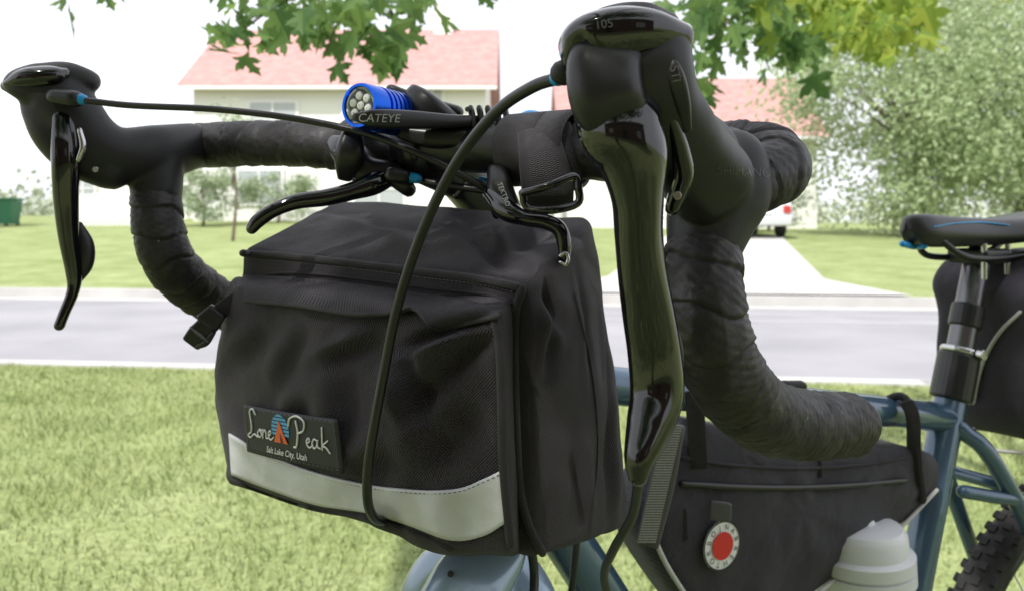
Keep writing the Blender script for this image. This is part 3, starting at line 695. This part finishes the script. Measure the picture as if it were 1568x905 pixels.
def disc(name,uc,vc,r,m,off,a0=0,a1=2*math.pi,ri=0):
    c=on([bvF],uc,vc,0,.66); V=[];F=[];n=36
    X=hd;Y=Vector((0,0,1))
    rr=[ri,r]
    for k in range(2):
        for j in range(n+1):
            t=a0+(a1-a0)*j/n; V.append(c+X*rr[k]*math.cos(t)+Y*rr[k]*math.sin(t)+hn*off)
    for j in range(n): F.append((j,j+1,n+1+j+1,n+1+j))
    mk(name,V,F,M[m],fb,smooth=False)
disc('patch_ring',1100,832,.0200,'wht',.0040); disc('patch_centre',1100,832,.0112,'red',.0052)
disc('patch_border',1100,832,.0200,'plas',.0046,ri=.0187)
cc=on([bvF],1100,832,0,.66)
for i in range(12):
    t=i*math.pi/6+.2; d=hd*math.cos(t)+Vector((0,0,1))*math.sin(t)
    text('patch_letter','BANJOBROTHER'[i],.0062,M['plas'],cc+d*.0149+hn*.0050,hd*math.sin(t)-Vector((0,0,1))*math.cos(t),d,fb)
vstrap('patch_tab',[(1104,770,.632),(1103,795,.632)],16,'gmark')
# mesh pocket at the bag nose
V=[];F=[];nu,nv=15,46
def lerp(a,b,t): return a+(b-a)*t
def pt(x,y): 
    t=y; return P(lerp(lerp(1018,976,t),lerp(1046,1014,t)-10*t,x),lerp(650,832,t),.602)
for i in range(nu):
    for j in range(nv):
        x0,x1=i/nu,(i+.60)/nu; y0,y1=j/nv,(j+.60)/nv
        b=len(V); V+=[pt(x0,y0),pt(x1,y0),pt(x1,y1),pt(x0,y1)]; F.append((b,b+1,b+2,b+3))
mk('mesh_weave',V,F,M['meshl'],fb,smooth=False)
loft('mesh_backing',[(1032,650,.612,17,.004),(1014,740,.612,19,.004),(992,832,.612,17,.004)],M['meshw'],fb,e=4,dome=.001)
# ---------------------------------------------------------------- BOTTLE
bt=empty('water_bottle')
bx=P(1328,905,.745)
q=1.2
lat('bottle_body',[(0,.0005),(0,.036),(.004,.040),(.05,.040),(.055,.037),(.06,.037),(.065,.040),(.15,.040),(.155,.037),(.165,.037)],M['bott'],bt,48,bx-Vector((0,0,.13)),Vector((-.05,0,1)).normalized())
lat('bottle_cap',[(0,.036*q),(.002,.0385*q),(.012,.0385*q),(.013,.036*q),(.015,.0385*q),(.026,.0385*q),(.027,.0375*q),(.029,.034*q),(.044,.0335*q),(.050,.030*q),(.053,.022*q),(.0535,.013),(.058,.012),(.059,.0005)],M['bott'],bt,48,bx+Vector((-.004,0,.012)),Vector((-.05,0,1)).normalized())
# ---------------------------------------------------------------- SADDLE BAG
sb=empty('saddle_bag')
def sbag():
    cs={}
    for i in(0,1):
        for j in(0,1):
            for k in(0,1):
                cs[(i,j,k)]=fp([.615,.86][i],[.73,.945][k],[.075,-.075][j]) 
    cs[(0,0,0)]=fp(.625,.735,.07); cs[(0,1,0)]=fp(.625,.735,-.07)
    def dd(p,pp,w): 
        n=noise.noise(w*18)*.005; return Vector((n,-n,n))
    return hexbag('saddle_bag_body',cs,(30,24,30),(.5,.3,.45),M['fab2'],sb,dd,(.2,.15,.2))
o,bvS=sbag()
q=[on([bvS],*uv,.0015,.87) for uv in((1562,478),(1530,510),(1505,555),(1492,610),(1492,655),(1510,685),(1566,693))]
tube('saddle_bag_piping',q,.0020,M['meshl'],sb,n=8,seg=8)
# ================================================================ SETTING
def gz(x,y):
    s=y+.12*x
    sl=.03+.027/(1+math.exp((x+1)*.6))
    if s<11.1: return 0
    return min(sl*(s-11.1),sl*22)
S0,S1=5.05,10.9
def grassmat():
    m,n,l,b=nt('lawn_grass'); tc=n.new('ShaderNodeTexCoord')
    r=n.new('ShaderNodeValToRGB'); t=n.new('ShaderNodeTexNoise'); t.inputs['Scale'].default_value=1.3; t.inputs['Detail'].default_value=9; t.inputs['Roughness'].default_value=.75
    l.new(tc.outputs['Object'],t.inputs['Vector']); r.color_ramp.elements[0].position=.35; r.color_ramp.elements[1].position=.68
    r.color_ramp.elements[0].color=(.19,.24,.085,1); r.color_ramp.elements[1].color=(.34,.38,.185,1)
    l.new(t.outputs['Fac'],r.inputs['Fac'])
    t2=n.new('ShaderNodeTexNoise'); t2.inputs['Scale'].default_value=45; t2.inputs['Detail'].default_value=3; l.new(tc.outputs['Object'],t2.inputs['Vector'])
    mx=n.new('ShaderNodeMix'); mx.data_type='RGBA'; mx.blend_type='OVERLAY'; mx.inputs[0].default_value=.6
    l.new(r.outputs['Color'],mx.inputs[6])
    l.new(t2.outputs['Fac'],mx.inputs[7])
    l.new(mx.outputs[2],b.inputs['Base Color']); b.inputs['Roughness'].default_value=.95; b.inputs['Specular IOR Level'].default_value=.1
    bp=n.new('ShaderNodeBump'); bp.inputs['Distance'].default_value=.02; bp.inputs['Strength'].default_value=.5; l.new(t2.outputs['Fac'],bp.inputs['Height']); l.new(bp.outputs['Normal'],b.inputs['Normal'])
    return m
MG=grassmat()
xs=[-400,-150,-80,-50]+list(np.arange(-34,35,2.))+[50,80,150,400]
ss=[-200,-60,-20,-8,-2,1,3,4,S0,S0+.01,S1-.01,S1,12]+list(np.arange(13,36,1.5))+[40,50,80,150,300,600]
V=[];F=[]
for s in ss:
    for x in xs:
        y=s-.12*x; z=gz(x,y)
        if S0+.005<s<S1-.005: z=-.12
        if s==S0+.01 or s==S1-.01: z=-.12
        V.append((x,y,z))
nx=len(xs)
for i in range(len(ss)-1):
    for j in range(nx-1): F.append((i*nx+j,i*nx+j+1,(i+1)*nx+j+1,(i+1)*nx+j))
mk('lawn',V,F,MG,None,smooth=False)
def band(name,s0,s1,z,m,x0=-150,x1=150):
    n=60;V=[];F=[]
    for i in range(n+1):
        x=x0+(x1-x0)*i/n
        V+=[(x,s0-.12*x,z),(x,s1-.12*x,z)]
    for i in range(n): F.append((2*i,2*i+2,2*i+3,2*i+1))
    return mk(name,V,F,m,None,smooth=False)
MA=mat('asphalt',(.26,.255,.275),.9,bump=(60,.5,.01),var=(.7,(.33,.325,.345)))
MC=mat('concrete',(.42,.41,.40),.85,bump=(40,.3,.006),var=(1.5,(.50,.49,.48)))
band('road',S0+.02,S1-.02,-.112,MA)
band('road_gutter',S0+.15,S0+.55,-.108,MC); band('road_gutter',S1-.55,S1-.15,-.108,MC)
crk=mat('crack_sealer',(.46,.45,.46),.9)
for s in(S1-1.25,S1-1.9): band('road_crack_line',s,s+.07,-.108,crk,0.5,14)
def kerb(name,s0,s1,zt,zb):
    x0,x1=-150,150;V=[]
    for x in(x0,x1):
        for s,z in((s0,zb),(s0,zt),(s1,zt),(s1,zb)): V.append((x,s-.12*x,z))
    o=mk(name,V,[(0,1,5,4),(1,2,6,5),(2,3,7,6),(0,3,2,1),(4,5,6,7),(3,0,4,7)],MC,None,smooth=False)
kerb('kerb',S0+.0,S0+.15,.012,-.2); kerb('kerb',S1-.15,S1-.0,.012,-.2)
V=[];F=[];n=30
for i in range(n+1):
    t=i/n; s=10.93+16.5*t; fl=max(0,1-t*8)*.9
    xl=1.0+4.2*t-fl; xr=4.3+4.6*t+fl
    for x in np.linspace(xl,xr,6): y=s-.12*x; V.append((x,y,gz(x,y)+.03))
for i in range(n):
    for j in range(5): k=i*6+j; F.append((k,k+1,k+7,k+6))
mk('driveway',V,F,MC,None,smooth=False)
def blades(name,n,x0,x1,y0,y1,h,wd,m):
    x=np.random.uniform(x0,x1,n); y=np.random.uniform(y0,y1,n); k=(y+.12*x<S0-.04); x=x[k];y=y[k]; n=len(x)
    a=np.random.uniform(0,2*np.pi,n); w=wd*np.random.uniform(.6,1.3,n)
    tall=np.array([noise.noise(Vector((p*2.2,q*2.2,0))) for p,q in zip(x,y)])
    hh=h*np.random.uniform(.5,1.2,n)*(1+.7*tall)
    lx=np.random.normal(0,.45,n)*hh; ly=np.random.normal(0,.45,n)*hh
    b=np.zeros((n,3,3),np.float32)
    b[:,0,0]=x-np.cos(a)*w;b[:,0,1]=y-np.sin(a)*w;b[:,1,0]=x+np.cos(a)*w;b[:,1,1]=y+np.sin(a)*w;b[:,2,0]=x+lx;b[:,2,1]=y+ly;b[:,2,2]=hh
    me=bpy.data.meshes.new(name); me.vertices.add(3*n); me.vertices.foreach_set('co',b.ravel()); me.loops.add(3*n); me.loops.foreach_set('vertex_index',np.arange(3*n,dtype=np.int32))
    me.polygons.add(n); me.polygons.foreach_set('loop_start',np.arange(0,3*n,3,dtype=np.int32)); me.update(); me.validate()
    me.materials.append(m); o=bpy.data.objects.new(name,me); sc.collection.objects.link(o)
MB=leafmat('grass_blade',(.17,.235,.075),(.40,.44,.20),0,patch=3.5)
blades('grass',140000,-5,4.5,1.4,5.6,.034,.0027,MB)
# houses
MW=mat('white_siding',(.80,.79,.78),.7)
n_=MW.node_tree.nodes; l_=MW.node_tree.links
wv=n_.new('ShaderNodeTexWave'); wv.bands_direction='Z'; wv.wave_profile='SAW'; wv.inputs['Scale'].default_value=1.6; tc=n_.new('ShaderNodeTexCoord'); l_.new(tc.outputs['Object'],wv.inputs['Vector'])
bp=n_.new('ShaderNodeBump'); bp.inputs['Distance'].default_value=.02; bp.inputs['Strength'].default_value=.5; l_.new(wv.outputs['Fac'],bp.inputs['Height']); l_.new(bp.outputs['Normal'],n_['Principled BSDF'].inputs['Normal'])
MR=mat('red_shingles',(.42,.22,.205),.9,bump=(8,.4,.05),var=(3,(.50,.28,.265)))
MT=mat('white_trim',(.8,.8,.8),.6); MGl=mat('window_glass',(.40,.43,.45),.15,spec=.8)
MBr=mat('brown_brick',(.13,.075,.055),.85,bump=(12,.4,.02),var=(5,(.18,.10,.075)))
MRd2=mat('dark_shingles',(.06,.055,.05),.9,bump=(8,.4,.05))
def house(name,x0,x1,y0,y1,zb,ze,zr,wins=(),garage=None,wall=None,roof=None,face=-1):
    h=empty(name); wall=wall or MW; roof=roof or MR; yf=y0 if face<0 else y1
    V=[(x0,y0,zb),(x1,y0,zb),(x1,y1,zb),(x0,y1,zb),(x0,y0,ze),(x1,y0,ze),(x1,y1,ze),(x0,y1,ze),(x0,(y0+y1)/2,zr-.15),(x1,(y0+y1)/2,zr-.15)]
    mk('walls',V,[(0,1,5,4),(1,2,6,9,5),(2,3,7,6),(3,0,4,8,7)],wall,h,smooth=False)
    o=.45; ym=(y0+y1)/2; sl=(zr-ze)/(ym-y0); 
    V=[];
    for x in(x0-o,x1+o):
        V+=[(x,y0-o,ze-sl*o),(x,ym,zr),(x,y1+o,ze-sl*o),(x,y0-o,ze-sl*o+.18),(x,ym,zr+.18),(x,y1+o,ze-sl*o+.18)]
    mk('roof',V,[(3,4,10,9),(4,5,11,10),(0,6,7,1),(1,7,8,2),(0,3,9,6),(2,8,11,5),(0,1,4,3),(1,2,5,4),(6,9,10,7),(7,10,11,8)],roof,h,smooth=False)
    box('gutter',((x0+x1)/2,yf+face*(o+.06),ze-sl*o+.06),(x1-x0+2*o,.1,.12),MT,h)
    for x,z,w,hh in wins:
        box('window_frame',(x,yf+face*.03,z),(w+.25,.08,hh+.25),MT,h); box('window_glass',(x,yf+face*.075,z),(w,.03,hh),MGl,h)
        box('window_mullion',(x,yf+face*.10,z),(.06,.03,hh),MT,h); box('window_mullion',(x,yf+face*.105,z),(w,.03,.05),MT,h)
    if garage:
        x,w=garage; box('garage_door',(x,yf+face*.04,zb+1.3),(w,.08,2.3),MT,h)
        for i in range(4): box('garage_panel_groove',(x,yf+face*.085,zb+.5+i*.55),(w-.2,.02,.03),MGl,h)
    return h
h1=house('white_house',-12,-1.0,30,38,.3,6.2,9.0,[(-9.0,4.8,1.7,1.3),(-5.5,4.8,1.6,1.2),(-9.5,2.3,1.6,1.2),(-3.0,5.3,.7,1.2),(-5,2.2,1.8,1.3)])
h=house('white_garage',-18,-12.3,32,38,.4,3.4,3.9,[(-17.2,2.3,.8,.9)],(-14.6,3.2))
h=house('suburban_house',2.5,13.8,36,44,.1,5.0,8.0,[(4.5,4.0,1.4,1.0),(11.8,3.6,1.2,1.0),(12.2,1.6,1.0,1.1)],(7.6,4.6))
# unseen house added behind the camera to darken reflections in glossy parts
h=house('added_brick_house',-9,8,-16,-7.5,0,4.6,7.0,[(-5.5,1.7,1.4,1.1),(4.5,1.7,1.4,1.1)],None,MBr,MRd2,1)
box('front_door',(-.5,-7.44,1.1),(1.0,.08,2.1),MBk if 'MBk' in globals() else M['plas'],h)
box('chimney',(-2.9,34,9.4),(.8,.8,1.6),MT,h1)
fe=empty('picket_fence')
for i in range(18):
    x=-15.2+i*.14; z=gz(x,27.5); box('picket',(x,27.5,z+.55),(.09,.03,1.1),MT,fe)
for zz in(.3,.85): box('fence_rail',(-14.0,27.55,gz(-14,27.5)+zz),(2.5,.04,.08),MT,fe)
bn=empty('trash_bin'); MBn=mat('bin_green',(.03,.16,.09),.5)
x,y=-17.6,27.8; z=gz(x,y)
V=[]
for zz,s in((0,.24),(.82,.32)):
    for a,b in((-1,-1),(1,-1),(1,1),(-1,1)): V.append((x+a*s,y+b*s,z+.06+zz))
mk('bin_body',V,[(0,1,5,4),(1,2,6,5),(2,3,7,6),(3,0,4,7),(0,3,2,1)],MBn,bn,smooth=False)
box('bin_lid',(x,y,z+.93),(.72,.74,.08),MBn,bn,bev=.03)
for s in(-.2,.2): cyl('bin_wheel',(x+s-.03,y+.22,z+.1),(x+s+.03,y+.22,z+.1),.1,M['tyre'],bn)
# car
car=empty('parked_car'); MCa=mat('car_paint',(.60,.61,.63),.25,metal=.3,coat=.8); MDk=mat('car_glass',(.06,.07,.08),.08); MRd=mat('tail_lamp',(.45,.03,.02),.25,coat=.5)
x0,y0=7.75,24.6; z0=gz(x0,y0+1)+.03
prof=[(0,.35),(-.05,.62),(.0,.95),(.10,1.02),(.42,1.60),(.8,1.70),(2.4,1.68),(3.1,1.25),(3.3,1.08),(4.4,.92),(4.6,.72),(4.6,.35)]
V=[];F=[];n=len(prof)
for s in(-1,-.96,.96,1):
    for py,pz in prof: V.append((x0+(.9 if abs(s)==1 else .86)*(1 if s>0 else -1)*(1 if pz<1.1 else .86),y0+py,z0+pz))
for i in range(n-1):
    for k in range(3): F.append((k*n+i,k*n+i+1,(k+1)*n+i+1,(k+1)*n+i))
F.append(tuple(range(n)));F.append(tuple(3*n+i for i in range(n))[::-1])
o=mk('car_body',V,F,MCa,car,smooth=False); bv=o.modifiers.new('b','BEVEL'); bv.width=.05; bv.segments=3
mk('rear_window',[(x0-.62,y0+.13,z0+1.10),(x0+.62,y0+.13,z0+1.10),(x0+.56,y0+.375,z0+1.54),(x0-.56,y0+.375,z0+1.54)],[(0,1,2,3)],MDk,car,smooth=False)
for s in(-1,1):
    mk('side_window',[(x0+s*.86,y0+.5,z0+1.15),(x0+s*.86,y0+2.9,z0+1.15),(x0+s*.80,y0+2.3,z0+1.58),(x0+s*.80,y0+.75,z0+1.58)],[(0,1,2,3)],MDk,car,smooth=False)
    box('tail_lamp',(x0+s*.74,y0-.02,z0+.86),(.22,.12,.24),MRd,car,bev=.02)
    for yy in(.8,3.7): 
        cyl('car_wheel',(x0+s*.70,y0+yy,z0+.32),(x0+s*.92,y0+yy,z0+.32),.32,M['tyre'],car); cyl('wheel_disc',(x0+s*.90,y0+yy,z0+.32),(x0+s*.93,y0+yy,z0+.32),.19,M['steel'],car)
box('rear_bumper',(x0,y0-.08,z0+.48),(1.74,.16,.24),MCa,car,bev=.05); box('number_plate',(x0,y0-.07,z0+.80),(.5,.03,.14),MT,car)
# ---------------------------------------------------------------- TREES
MBk=mat('bark',(.16,.12,.09),.9,bump=(30,.8,.02))
H=[(0,0),(.2,-.04),(.42,-.12),(.36,.03),(.24,.12),(.42,.16),(.52,.24),(.66,.44),(.46,.42),(.38,.50),(.17,.38),(.18,.58),(.33,.70),(.15,.74),(0,1.02)]
def leaves(name,pos,size,m,parent,droop=.5):
    V=[];F=[];nH=len(H)
    for p,s in zip(pos,size):
        up=Vector((random.gauss(0,.7),random.gauss(0,.7)-.3,random.uniform(-.2,1))).normalized()
        d=Vector((random.gauss(0,1),random.gauss(0,.6),-droop+random.gauss(0,.5))); d=(d-up*d.dot(up))
        if d.length<1e-3: continue
        d.normalize(); sd=d.cross(up); fold=random.uniform(.1,.45); b=len(V); wv=random.uniform(-.12,.12)
        for sg in(1,-1):
            for hx,hy in H:
                V.append(Vector(p)+sd*(hx*s*sg*1.0)+d*(hy*s)+up*(s*(fold*hx*hx*.9-.12*hy*hy+wv*hx*sg)))
        F.append(tuple(b+i for i in range(nH))); F.append(tuple(b+nH+i for i in range(nH))[::-1])
    return mk(name,V,F,m,parent,smooth=False)
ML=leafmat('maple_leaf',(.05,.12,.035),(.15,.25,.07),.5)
ML2=leafmat('maple_leaf_sun_tint',(.13,.23,.035),(.32,.40,.07),.5)  # same leaf, with sunlight put into a brighter, yellower colour
mt=empty('maple_tree')
tb=Vector((-1.6,-3.0,0))
tube('trunk',[tb,tb+Vector((.05,.05,1.5)),tb+Vector((.2,.3,3)),tb+Vector((.4,.6,4.5)),tb+Vector((.5,.8,6))],[.24,.19,.17,.12,.05],MBk,mt,n=6,seg=20)
limbs=[[tb+Vector((.2,.3,2.7)),Vector((-.9,-1.2,3.2)),Vector((-.4,.6,2.9)),P(620,-120,1.9),P(500,-30,1.9)],
[tb+Vector((.2,.3,2.9)),Vector((-.2,-1,3.5)),Vector((.5,1,3.0)),P(1180,-130,2.5),P(1200,-20,2.6)],
[tb+Vector((.2,.3,3.2)),Vector((-2,-1,3.9)),Vector((-2,.6,3.6)),Vector((-1.9,1.6,2.8))],
[tb+Vector((.3,.5,3.5)),Vector((.4,-1.5,4.3)),Vector((1.8,0,4.4)),Vector((2.4,1.6,3.6))],
[tb+Vector((.3,.5,3.8)),Vector((-1,-2.,5)),Vector((-.5,-.5,5.4)),Vector((0,.6,5.0))]]
for L in limbs: tube('limb',L,[.09,.06,.04,.02,.008][:len(L)],MBk,mt,n=8,seg=10)
for tw in ([(620,-120,1.9),(560,-30,1.9),(520,30,1.88),(500,80,1.86)],[(500,-30,1.9),(430,5,1.88),(380,40,1.86)],[(560,-40,1.9),(600,20,1.9),(615,80,1.88)],[(1200,-20,2.6),(1130,20,2.4),(1085,70,2.3)],[(1200,-20,2.6),(1220,50,2.6),(1205,95,2.6)],[(1200,-30,2.6),(1300,20,2.8),(1370,60,2.9)],[(150,-90,1.8),(165,-10,1.75)]):
    tube('twig',[P(*t) for t in tw],[.006,.004,.003,.002][:len(tw)],MBk,mt,n=5,seg=6)
sd=Vector((-.42,-.58,.0)).normalized(); el=math.radians(52)
dv=Vector((sd.x*math.cos(el),sd.y*math.cos(el),math.sin(el)))
pos=[];sz=[]
cl=[]
for i in range(240):
    while True:
        q=Vector((random.uniform(-1,1),random.uniform(-1,1),random.uniform(-1,1)))
        if q.length<1: break
    cl.append(Vector((-1.0,-1.7,4.2))+Vector((q.x*3.3,q.y*2.7,q.z*1.7)))
for c in cl:
    for i in range(38):
        p=c+Vector((random.gauss(0,.28),random.gauss(0,.28),random.gauss(0,.2)))
        if p.z<2.0 or p.z<CZ+.34*p.y+.15: continue
        if (p-dv*(p.z/dv.z)).y>2.0: continue
        pos.append(p); sz.append(random.uniform(.09,.14))
leaves('crown_leaves',pos,sz,ML,mt)
pos=[];sz=[]
def sprig(u,v,su,sv,D,n,s=.070,sd=.15):
    for i in range(n):
        pos.append(P(random.gauss(u,su),random.gauss(v,sv)-14,D+random.gauss(0,sd))); sz.append(random.uniform(.6,1.15)*s)
for a in((370,45,18,30,1.85,12),(420,30,25,26,1.85,18),(480,35,25,30,1.85,26),(540,35,28,34,1.88,28),(595,60,22,28,1.88,24),(635,20,15,15,1.9,10),(352,60,8,12,1.85,4),(590,95,12,10,1.85,6),(740,-5,10,8,2.0,5),(165,5,10,12,1.75,3),(100,10,5,14,1.75,2)): sprig(*a)
for a in((1070,35,22,20,2.3,16),(1110,45,25,30,2.3,24),(1170,50,25,30,2.5,28),(1215,80,15,22,2.5,20),(1085,125,8,25,2.3,8),(1140,5,40,12,2.4,18)): sprig(*a,s=.088)
leaves('hanging_leaves',pos,sz,ML,mt,droop=.9)
pos=[];sz=[]
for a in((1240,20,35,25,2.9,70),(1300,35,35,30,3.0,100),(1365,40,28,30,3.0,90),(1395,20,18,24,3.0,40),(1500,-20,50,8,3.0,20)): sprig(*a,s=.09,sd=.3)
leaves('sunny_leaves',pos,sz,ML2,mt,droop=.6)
def tree(name,x,y,h,rx,rz,zc,m,ncl=70,per=220,ls=.16,trunk=.25,sq=1):
    t=empty(name); z=gz(x,y)
    tube('trunk',[Vector((x,y,z-.1)),Vector((x+.1,y,z+zc*.5)),Vector((x,y,z+zc)),Vector((x,y,z+h*.85))],[trunk,trunk*.7,trunk*.5,trunk*.1],MBk,t,n=4,seg=10)
    V=[];F=[]
    for i in range(ncl):
        while True:
            q=Vector((random.uniform(-1,1),random.uniform(-1,1),random.uniform(-1,1)))
            if .35<q.length<1: break
        c=Vector((x+q.x*rx,y+q.y*rx*.8,z+zc+q.z*rz)); r=random.uniform(.10,.20)*max(rx,1.2)
        if i%6==0: tube('limb',[Vector((x,y,z+zc*.6)),Vector((x,y,z+zc*.6)).lerp(c,.5)+Vector((0,0,.2)),c],[trunk*.3,trunk*.15,trunk*.05],MBk,t,n=3,seg=6)
        for k in range(per):
            p=c+Vector((random.gauss(0,r),random.gauss(0,r),random.gauss(0,r*.7)))
            if p.z<z+.15: continue
            a=Vector((random.gauss(0,1),random.gauss(0,1),random.gauss(0,1))).normalized(); b=a.orthogonal().normalized(); cc=a.cross(b); s=ls*random.uniform(.5,1.2)
            k0=len(V); V+=[p-b*s*.5,p+cc*s*.35,p+b*s*.6,p-cc*s*.35]; F.append((k0,k0+1,k0+2,k0+3))
    mk('crown',V,F,m,t,smooth=False); return t
MT1=leafmat('tree_leaf_pale',(.23,.31,.16),(.45,.53,.33),.4)  # haze over the distant trees is put into these pale leaf colours
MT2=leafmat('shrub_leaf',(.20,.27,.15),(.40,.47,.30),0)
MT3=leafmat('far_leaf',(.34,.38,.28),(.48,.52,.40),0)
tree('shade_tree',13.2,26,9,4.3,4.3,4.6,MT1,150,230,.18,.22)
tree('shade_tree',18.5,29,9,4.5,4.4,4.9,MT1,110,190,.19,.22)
tree('small_tree',-7.2,20.5,3.6,.7,.9,2.4,MT2,14,120,.08,.05)
tree('shrub',-10.5,27,2.4,1.5,1.0,1.1,MT2,26,200,.10,.06)
tree('shrub',-8.4,28.5,2.2,1.3,.9,1.0,MT2,22,200,.10,.06)
tree('shrub',9.8,30.5,2.0,1.6,.9,.9,MT2,24,200,.10,.06)
tree('shrub',-19,26.5,4.5,1.2,1.6,2.4,MT2,26,160,.12,.08)
V=[];F=[]
for i in range(240):
    x=random.uniform(-90,90); y=random.uniform(75,95); 
    hh=random.uniform(2.0,4.0)*(1+.3*math.sin(x*.13)); r=random.uniform(1.2,2.4)
    for k in range(90):
        p=Vector((x+random.gauss(0,r),y+random.gauss(0,r),.9+abs(random.gauss(hh*.5,hh*.35))))
        a=Vector((random.gauss(0,1),random.gauss(0,1),random.gauss(0,1))).normalized(); b=a.orthogonal().normalized(); cc=a.cross(b); s=random.uniform(.3,.7)
        k0=len(V); V+=[p-b*s*.5,p+cc*s*.4,p+b*s*.6,p-cc*s*.4]; F.append((k0,k0+1,k0+2,k0+3))
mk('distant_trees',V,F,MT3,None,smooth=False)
# ---------------------------------------------------------------- LIGHT, WORLD, CAMERA
w=bpy.data.worlds.new('World'); sc.world=w; w.use_nodes=True; n=w.node_tree.nodes; l=w.node_tree.links
sky=n.new('ShaderNodeTexSky'); sky.sky_type='NISHITA'; sky.sun_disc=False; sky.sun_elevation=el; sky.sun_rotation=math.atan2(sd.x,sd.y); sky.dust_density=4; sky.air_density=1.0
tc=n.new('ShaderNodeTexCoord'); cn=n.new('ShaderNodeTexNoise'); cn.inputs['Scale'].default_value=2.2; cn.inputs['Detail'].default_value=7
l.new(tc.outputs['Generated'],cn.inputs['Vector'])
mr=n.new('ShaderNodeMapRange'); mr.inputs['From Min'].default_value=.3; mr.inputs['From Max'].default_value=.6; mr.inputs['To Min'].default_value=.7; mr.inputs['To Max'].default_value=.98; l.new(cn.outputs['Fac'],mr.inputs['Value'])
mx=n.new('ShaderNodeMix'); mx.data_type='RGBA'; l.new(mr.outputs[0],mx.inputs[0]); l.new(sky.outputs[0],mx.inputs[6]); mx.inputs[7].default_value=(9.0,9.15,9.7,1)
l.new(mx.outputs[2],n['Background'].inputs['Color']); n['Background'].inputs['Strength'].default_value=.15
su=bpy.data.lights.new('sun','SUN'); su.energy=5; su.angle=math.radians(.53); su.color=(1,.97,.92)
so=bpy.data.objects.new('sun',su); sc.collection.objects.link(so)
so.rotation_euler=dv.to_track_quat('Z','Y').to_euler(); so.location=dv*30
ca=bpy.data.cameras.new('camera'); co=bpy.data.objects.new('camera',ca); sc.collection.objects.link(co); sc.camera=co
co.location=CAM; co.rotation_euler=(math.radians(90),0,0); ca.sensor_width=36; ca.lens=36*K/1568; ca.shift_y=-112.5/1568; ca.clip_start=.02; ca.clip_end=2000
ca.dof.use_dof=True; ca.dof.focus_distance=.385; ca.dof.aperture_fstop=15
sc.view_settings.view_transform='Standard'; sc.view_settings.look='None'; sc.view_settings.exposure=0
